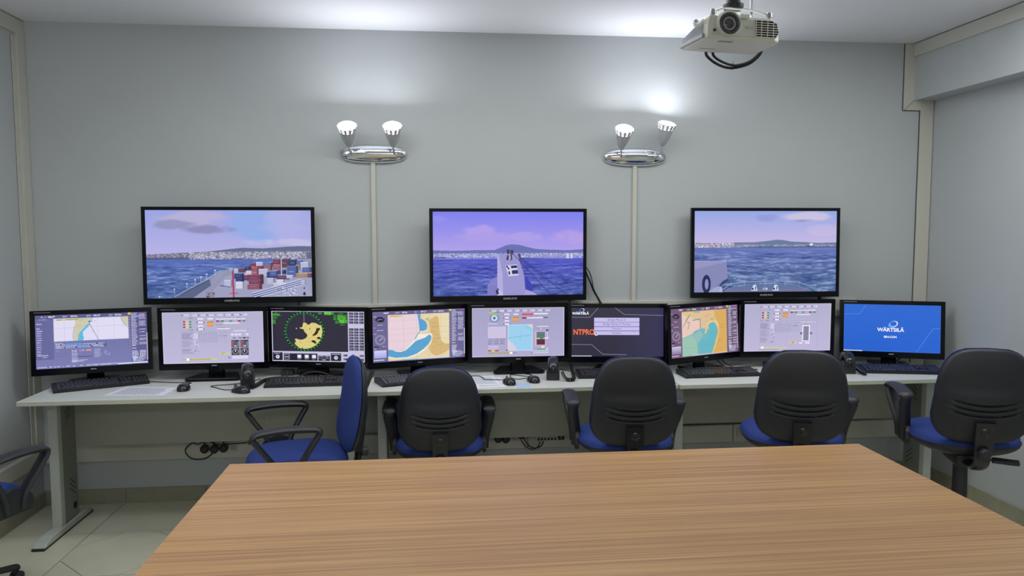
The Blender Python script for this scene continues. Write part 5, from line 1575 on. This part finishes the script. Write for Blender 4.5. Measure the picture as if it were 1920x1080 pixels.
handset('black radio handset in a cradle left of the radar keyboard', -.985, 4.115, math.radians(12), [(-.975, 4.04, .765), (-.945, 4.03, .762), (-.93, 4.10, .762), (-.92, 4.20, .762), (-.86, 4.26, .762), (-.80, 4.25, .762)])
handset('black radio handset in a cradle right of the blue-slip mouse', .662, 4.135, math.radians(-10), [(.70, 4.07, .80), (.72, 4.05, .765), (.757, 4.04, .763), (.78, 4.15, .765), (.79, 4.27, .790), (.80, 4.33, .80)])
handset('black radio handset between the pinkish and blue monitors', 2.385, 4.13, math.radians(-14), [(2.40, 4.25, .84), (2.425, 4.20, .80), (2.435, 4.12, .775), (2.43, 4.05, .763), (2.43, 4.01, .763)])
# gooseneck microphone / small black devices behind radar keyboard
t = thing('headset', 'thin black looped wire headset behind the radar keyboard', 'headset', (-.66, 4.25, .75), 0)
obj('band', cable_bm([(-.10, -.01, .006), (-.06, .01, .032), (0, .02, .042), (.07, .01, .03), (.11, -.02, .006)], .004, 8), M_CABLE, t, smooth=True)
obj('cable', cable_bm([(-.10, -.01, .006), (-.13, -.0, .004), (-.15, .03, .02), (-.152, .05, .05)], .0025, 6), M_CABLE, t, smooth=True)
for lab, bx, by, w in (('small black power adapter under the left edge of the radar monitor', -.83, 4.40, .035), ('flat black adapter under the middle of the radar monitor', -.73, 4.425, .05)):
    t = thing('power_adapter', lab, 'adapter', (bx, by, .75), 0)
    obj('body', B(-w, w, -.02, .02, 0, .035, bev=.004), M_BLACK, t)
    obj('cable', cable_bm([(w - .004, 0, .02), (w + .02, .01, .012), (w + .05, .035, .006)], .0025, 6), M_CABLE, t)

# ------------------------------------------------------------------ loose cables
def loose(name, label, pts, r, m=None, group=None):
    o = obj(name, cable_bm(pts, r, 7), m or M_CABLE, smooth=True)
    return tag(o, label, 'cable', group)
loose('power_cable', 'black cable hanging from the right side of the middle television', [(.905, 4.47, 1.40), (.915, 4.485, 1.33), (.945, 4.49, 1.26), (.965, 4.49, 1.21), (.995, 4.475, 1.15), (1.01, 4.46, 1.10)], .005)
loose('signal_cable', 'thin cable tied alongside the thicker one by the middle television', [(.91, 4.475, 1.36), (.94, 4.49, 1.32), (.955, 4.49, 1.27), (.962, 4.482, 1.225), (.985, 4.478, 1.18), (1.02, 4.47, 1.12)], .003)
loose('desk_cable', 'black cable running behind the keyboard of the turned chart monitor', [(1.70, 4.40, .80), (1.74, 4.35, .756), (1.80, 4.28, .754), (1.86, 4.20, .754)], .003)
loose('desk_cable', 'second black cable beside it, left of the pinkish monitor foot', [(1.73, 4.41, .80), (1.78, 4.36, .756), (1.84, 4.30, .754), (1.90, 4.25, .754)], .003)
loose('desk_cable', 'black cable from the right handset to the blue monitor keyboard', [(2.42, 4.25, .754), (2.46, 4.25, .754), (2.50, 4.20, .754), (2.52, 4.16, .754)], .003)
loose('desk_cable', 'black cable curling behind the blue monitor stand', [(2.80, 4.40, .758), (2.86, 4.40, .762), (2.90, 4.39, .79), (2.92, 4.385, .82)], .004)
loose('desk_cable', 'black cable from the middle handset towards the NTPRO keyboard', [(.70, 4.33, .77), (.80, 4.31, .756), (.90, 4.27, .754), (.96, 4.25, .754)], .003)
# sockets, plugs and cables on the lower duct
YF = YW - .035
def plug(label, x, z, up=True):
    t = thing('power_plug', label, 'plug', (x, YF, z), 0, 'black power plugs on the lower duct')
    bm = bmesh.new(); lathe(bm, [(.022, 0), (.024, .006), (.024, .028), (.014, .036)], 20, Matrix.Rotation(PI / 2, 4, 'X')); obj('head', bm, M_BLACK, t, smooth=True)
    obj('cable', cable_bm([(0, -.026, .008), (.001, -.03, .03), (.004, -.028, .07), (.002, -.026, .13)], .0035, 7), M_CABLE, t, smooth=True)
plug('left of the three black plugs under the left desk', -1.322, .316)
plug('middle of the three black plugs under the left desk', -1.268, .314)
plug('right of the three black plugs under the left desk', -1.215, .318)
plug('black plug half hidden by the arm of the chair at the middle desk', .383, .325)
plug('black plug right of that chair, beside a white socket', .428, .322)
plug('black plug beside the white socket under the right desk', 1.962, .314)
loose('under_desk_cable', 'black cable loop hanging round the left three plugs', [(-1.24, YF - .03, .40), (-1.30, YF - .03, .37), (-1.38, YF - .035, .36), (-1.425, YF - .035, .315), (-1.39, YF - .035, .268), (-1.32, YF - .035, .265), (-1.275, YF - .035, .292)], .004)
loose('under_desk_cable', 'thin black cables sagging between the left plugs', [(-1.40, YF - .03, .39), (-1.36, YF - .04, .352), (-1.30, YF - .042, .37), (-1.24, YF - .04, .345), (-1.16, YF - .03, .345), (-1.08, YF - .03, .35)], .003)
loose('under_desk_cable', 'orange cable under the left desk behind the sideways chair', [(-1.10, YF - .015, .40), (-1.085, YF - .015, .37), (-1.07, YF - .012, .33)], .004, M_BROWN)
loose('under_desk_cable', 'black cable hanging between sideways chair seat and its back', [(-.655, YF - .02, .40), (-.66, YF - .02, .36), (-.68, YF - .02, .32), (-.70, YF - .015, .29)], .004)
loose('network_cable', 'dark red cable looping from under the middle desk to the port panel', [(.50, YF - .02, .40), (.51, YF - .03, .34), (.545, YF - .04, .28), (.585, YF - .045, .262), (.62, YF - .04, .275), (.637, YF - .02, .30)], .0035, M_RED)
loose('network_cable', 'black cable looping just right of the red one to the port panel', [(.52, YF - .02, .40), (.53, YF - .03, .34), (.56, YF - .04, .29), (.60, YF - .045, .268), (.64, YF - .04, .28), (.657, YF - .02, .30)], .0035)
def socket(name, label, x, z, w, h, mk, m=M_SOCKET, group=None):
    t = thing(name, label, 'socket', (x, YF, z), 0, group)
    obj('faceplate', B(-w / 2, w / 2, -.006, 0, -h / 2, h / 2, bev=.0015), m, t)
    mk(t)
def mk_round(t):
    bm = bmesh.new(); lathe(bm, [(.020, .0055), (.020, .0075), (.017, .0075), (.017, .0058)], 22, Matrix.Rotation(PI / 2, 4, 'X'), cap=False); obj('socket_ring', bm, M_SOCKET, t)
    for x, z in ((-.008, .003), (.008, .003), (0, -.011)):
        bm = bmesh.new(); lathe(bm, [(.0028, .0055), (.0028, .0068)], 10, Matrix.Translation((x, 0, z)) @ Matrix.Rotation(PI / 2, 4, 'X')); obj('pin_hole', bm, M_DARK, t)
def mk_dark(t):
    obj('dark_insert', B(-.018, .018, -.0075, -.004, -.018, .018), M_DARK, t)
    obj('label_strip', B(-.003, .004, -.0082, -.007, -.012, .014), M_PROJD, t)
socket('wall_socket', 'white round socket beside the plugs under the middle desk', .479, .322, .045, .048, mk_round)
socket('data_socket', 'square dark data socket left of the duct joint, middle desk', .525, .335, .045, .045, mk_dark)
socket('wall_socket', 'white round socket on the duct under the right desk', 1.905, .315, .05, .05, mk_round)
socket('data_socket', 'small grey data socket beside the three left plugs', -1.165, .315, .045, .045, lambda t: obj('dark_insert', B(-.014, .014, -.0075, -.004, -.014, .016), M_PROJD, t))
def mk_ports(t):
    for k in range(6):
        obj('port', B(-.062 + k * .0205, -.050 + k * .0205, -.0075, -.004, -.022, -.008), M_DARK, t)
    for k in range(4): obj('port_mark', B(-.055 + k * .022, -.050 + k * .022, -.0068, -.005, .008, .012), M_PROJD, t)
    obj('dark_insert', B(.064, .102, -.0078, -.004, -.021, .021), M_DARK, t)
    obj('label_strip', B(.078, .088, -.0084, -.007, -.014, .014), M_PROJD, t)
socket('network_socket', 'long port panel with six black openings under the middle desk', .685, .325, .215, .05, mk_ports)
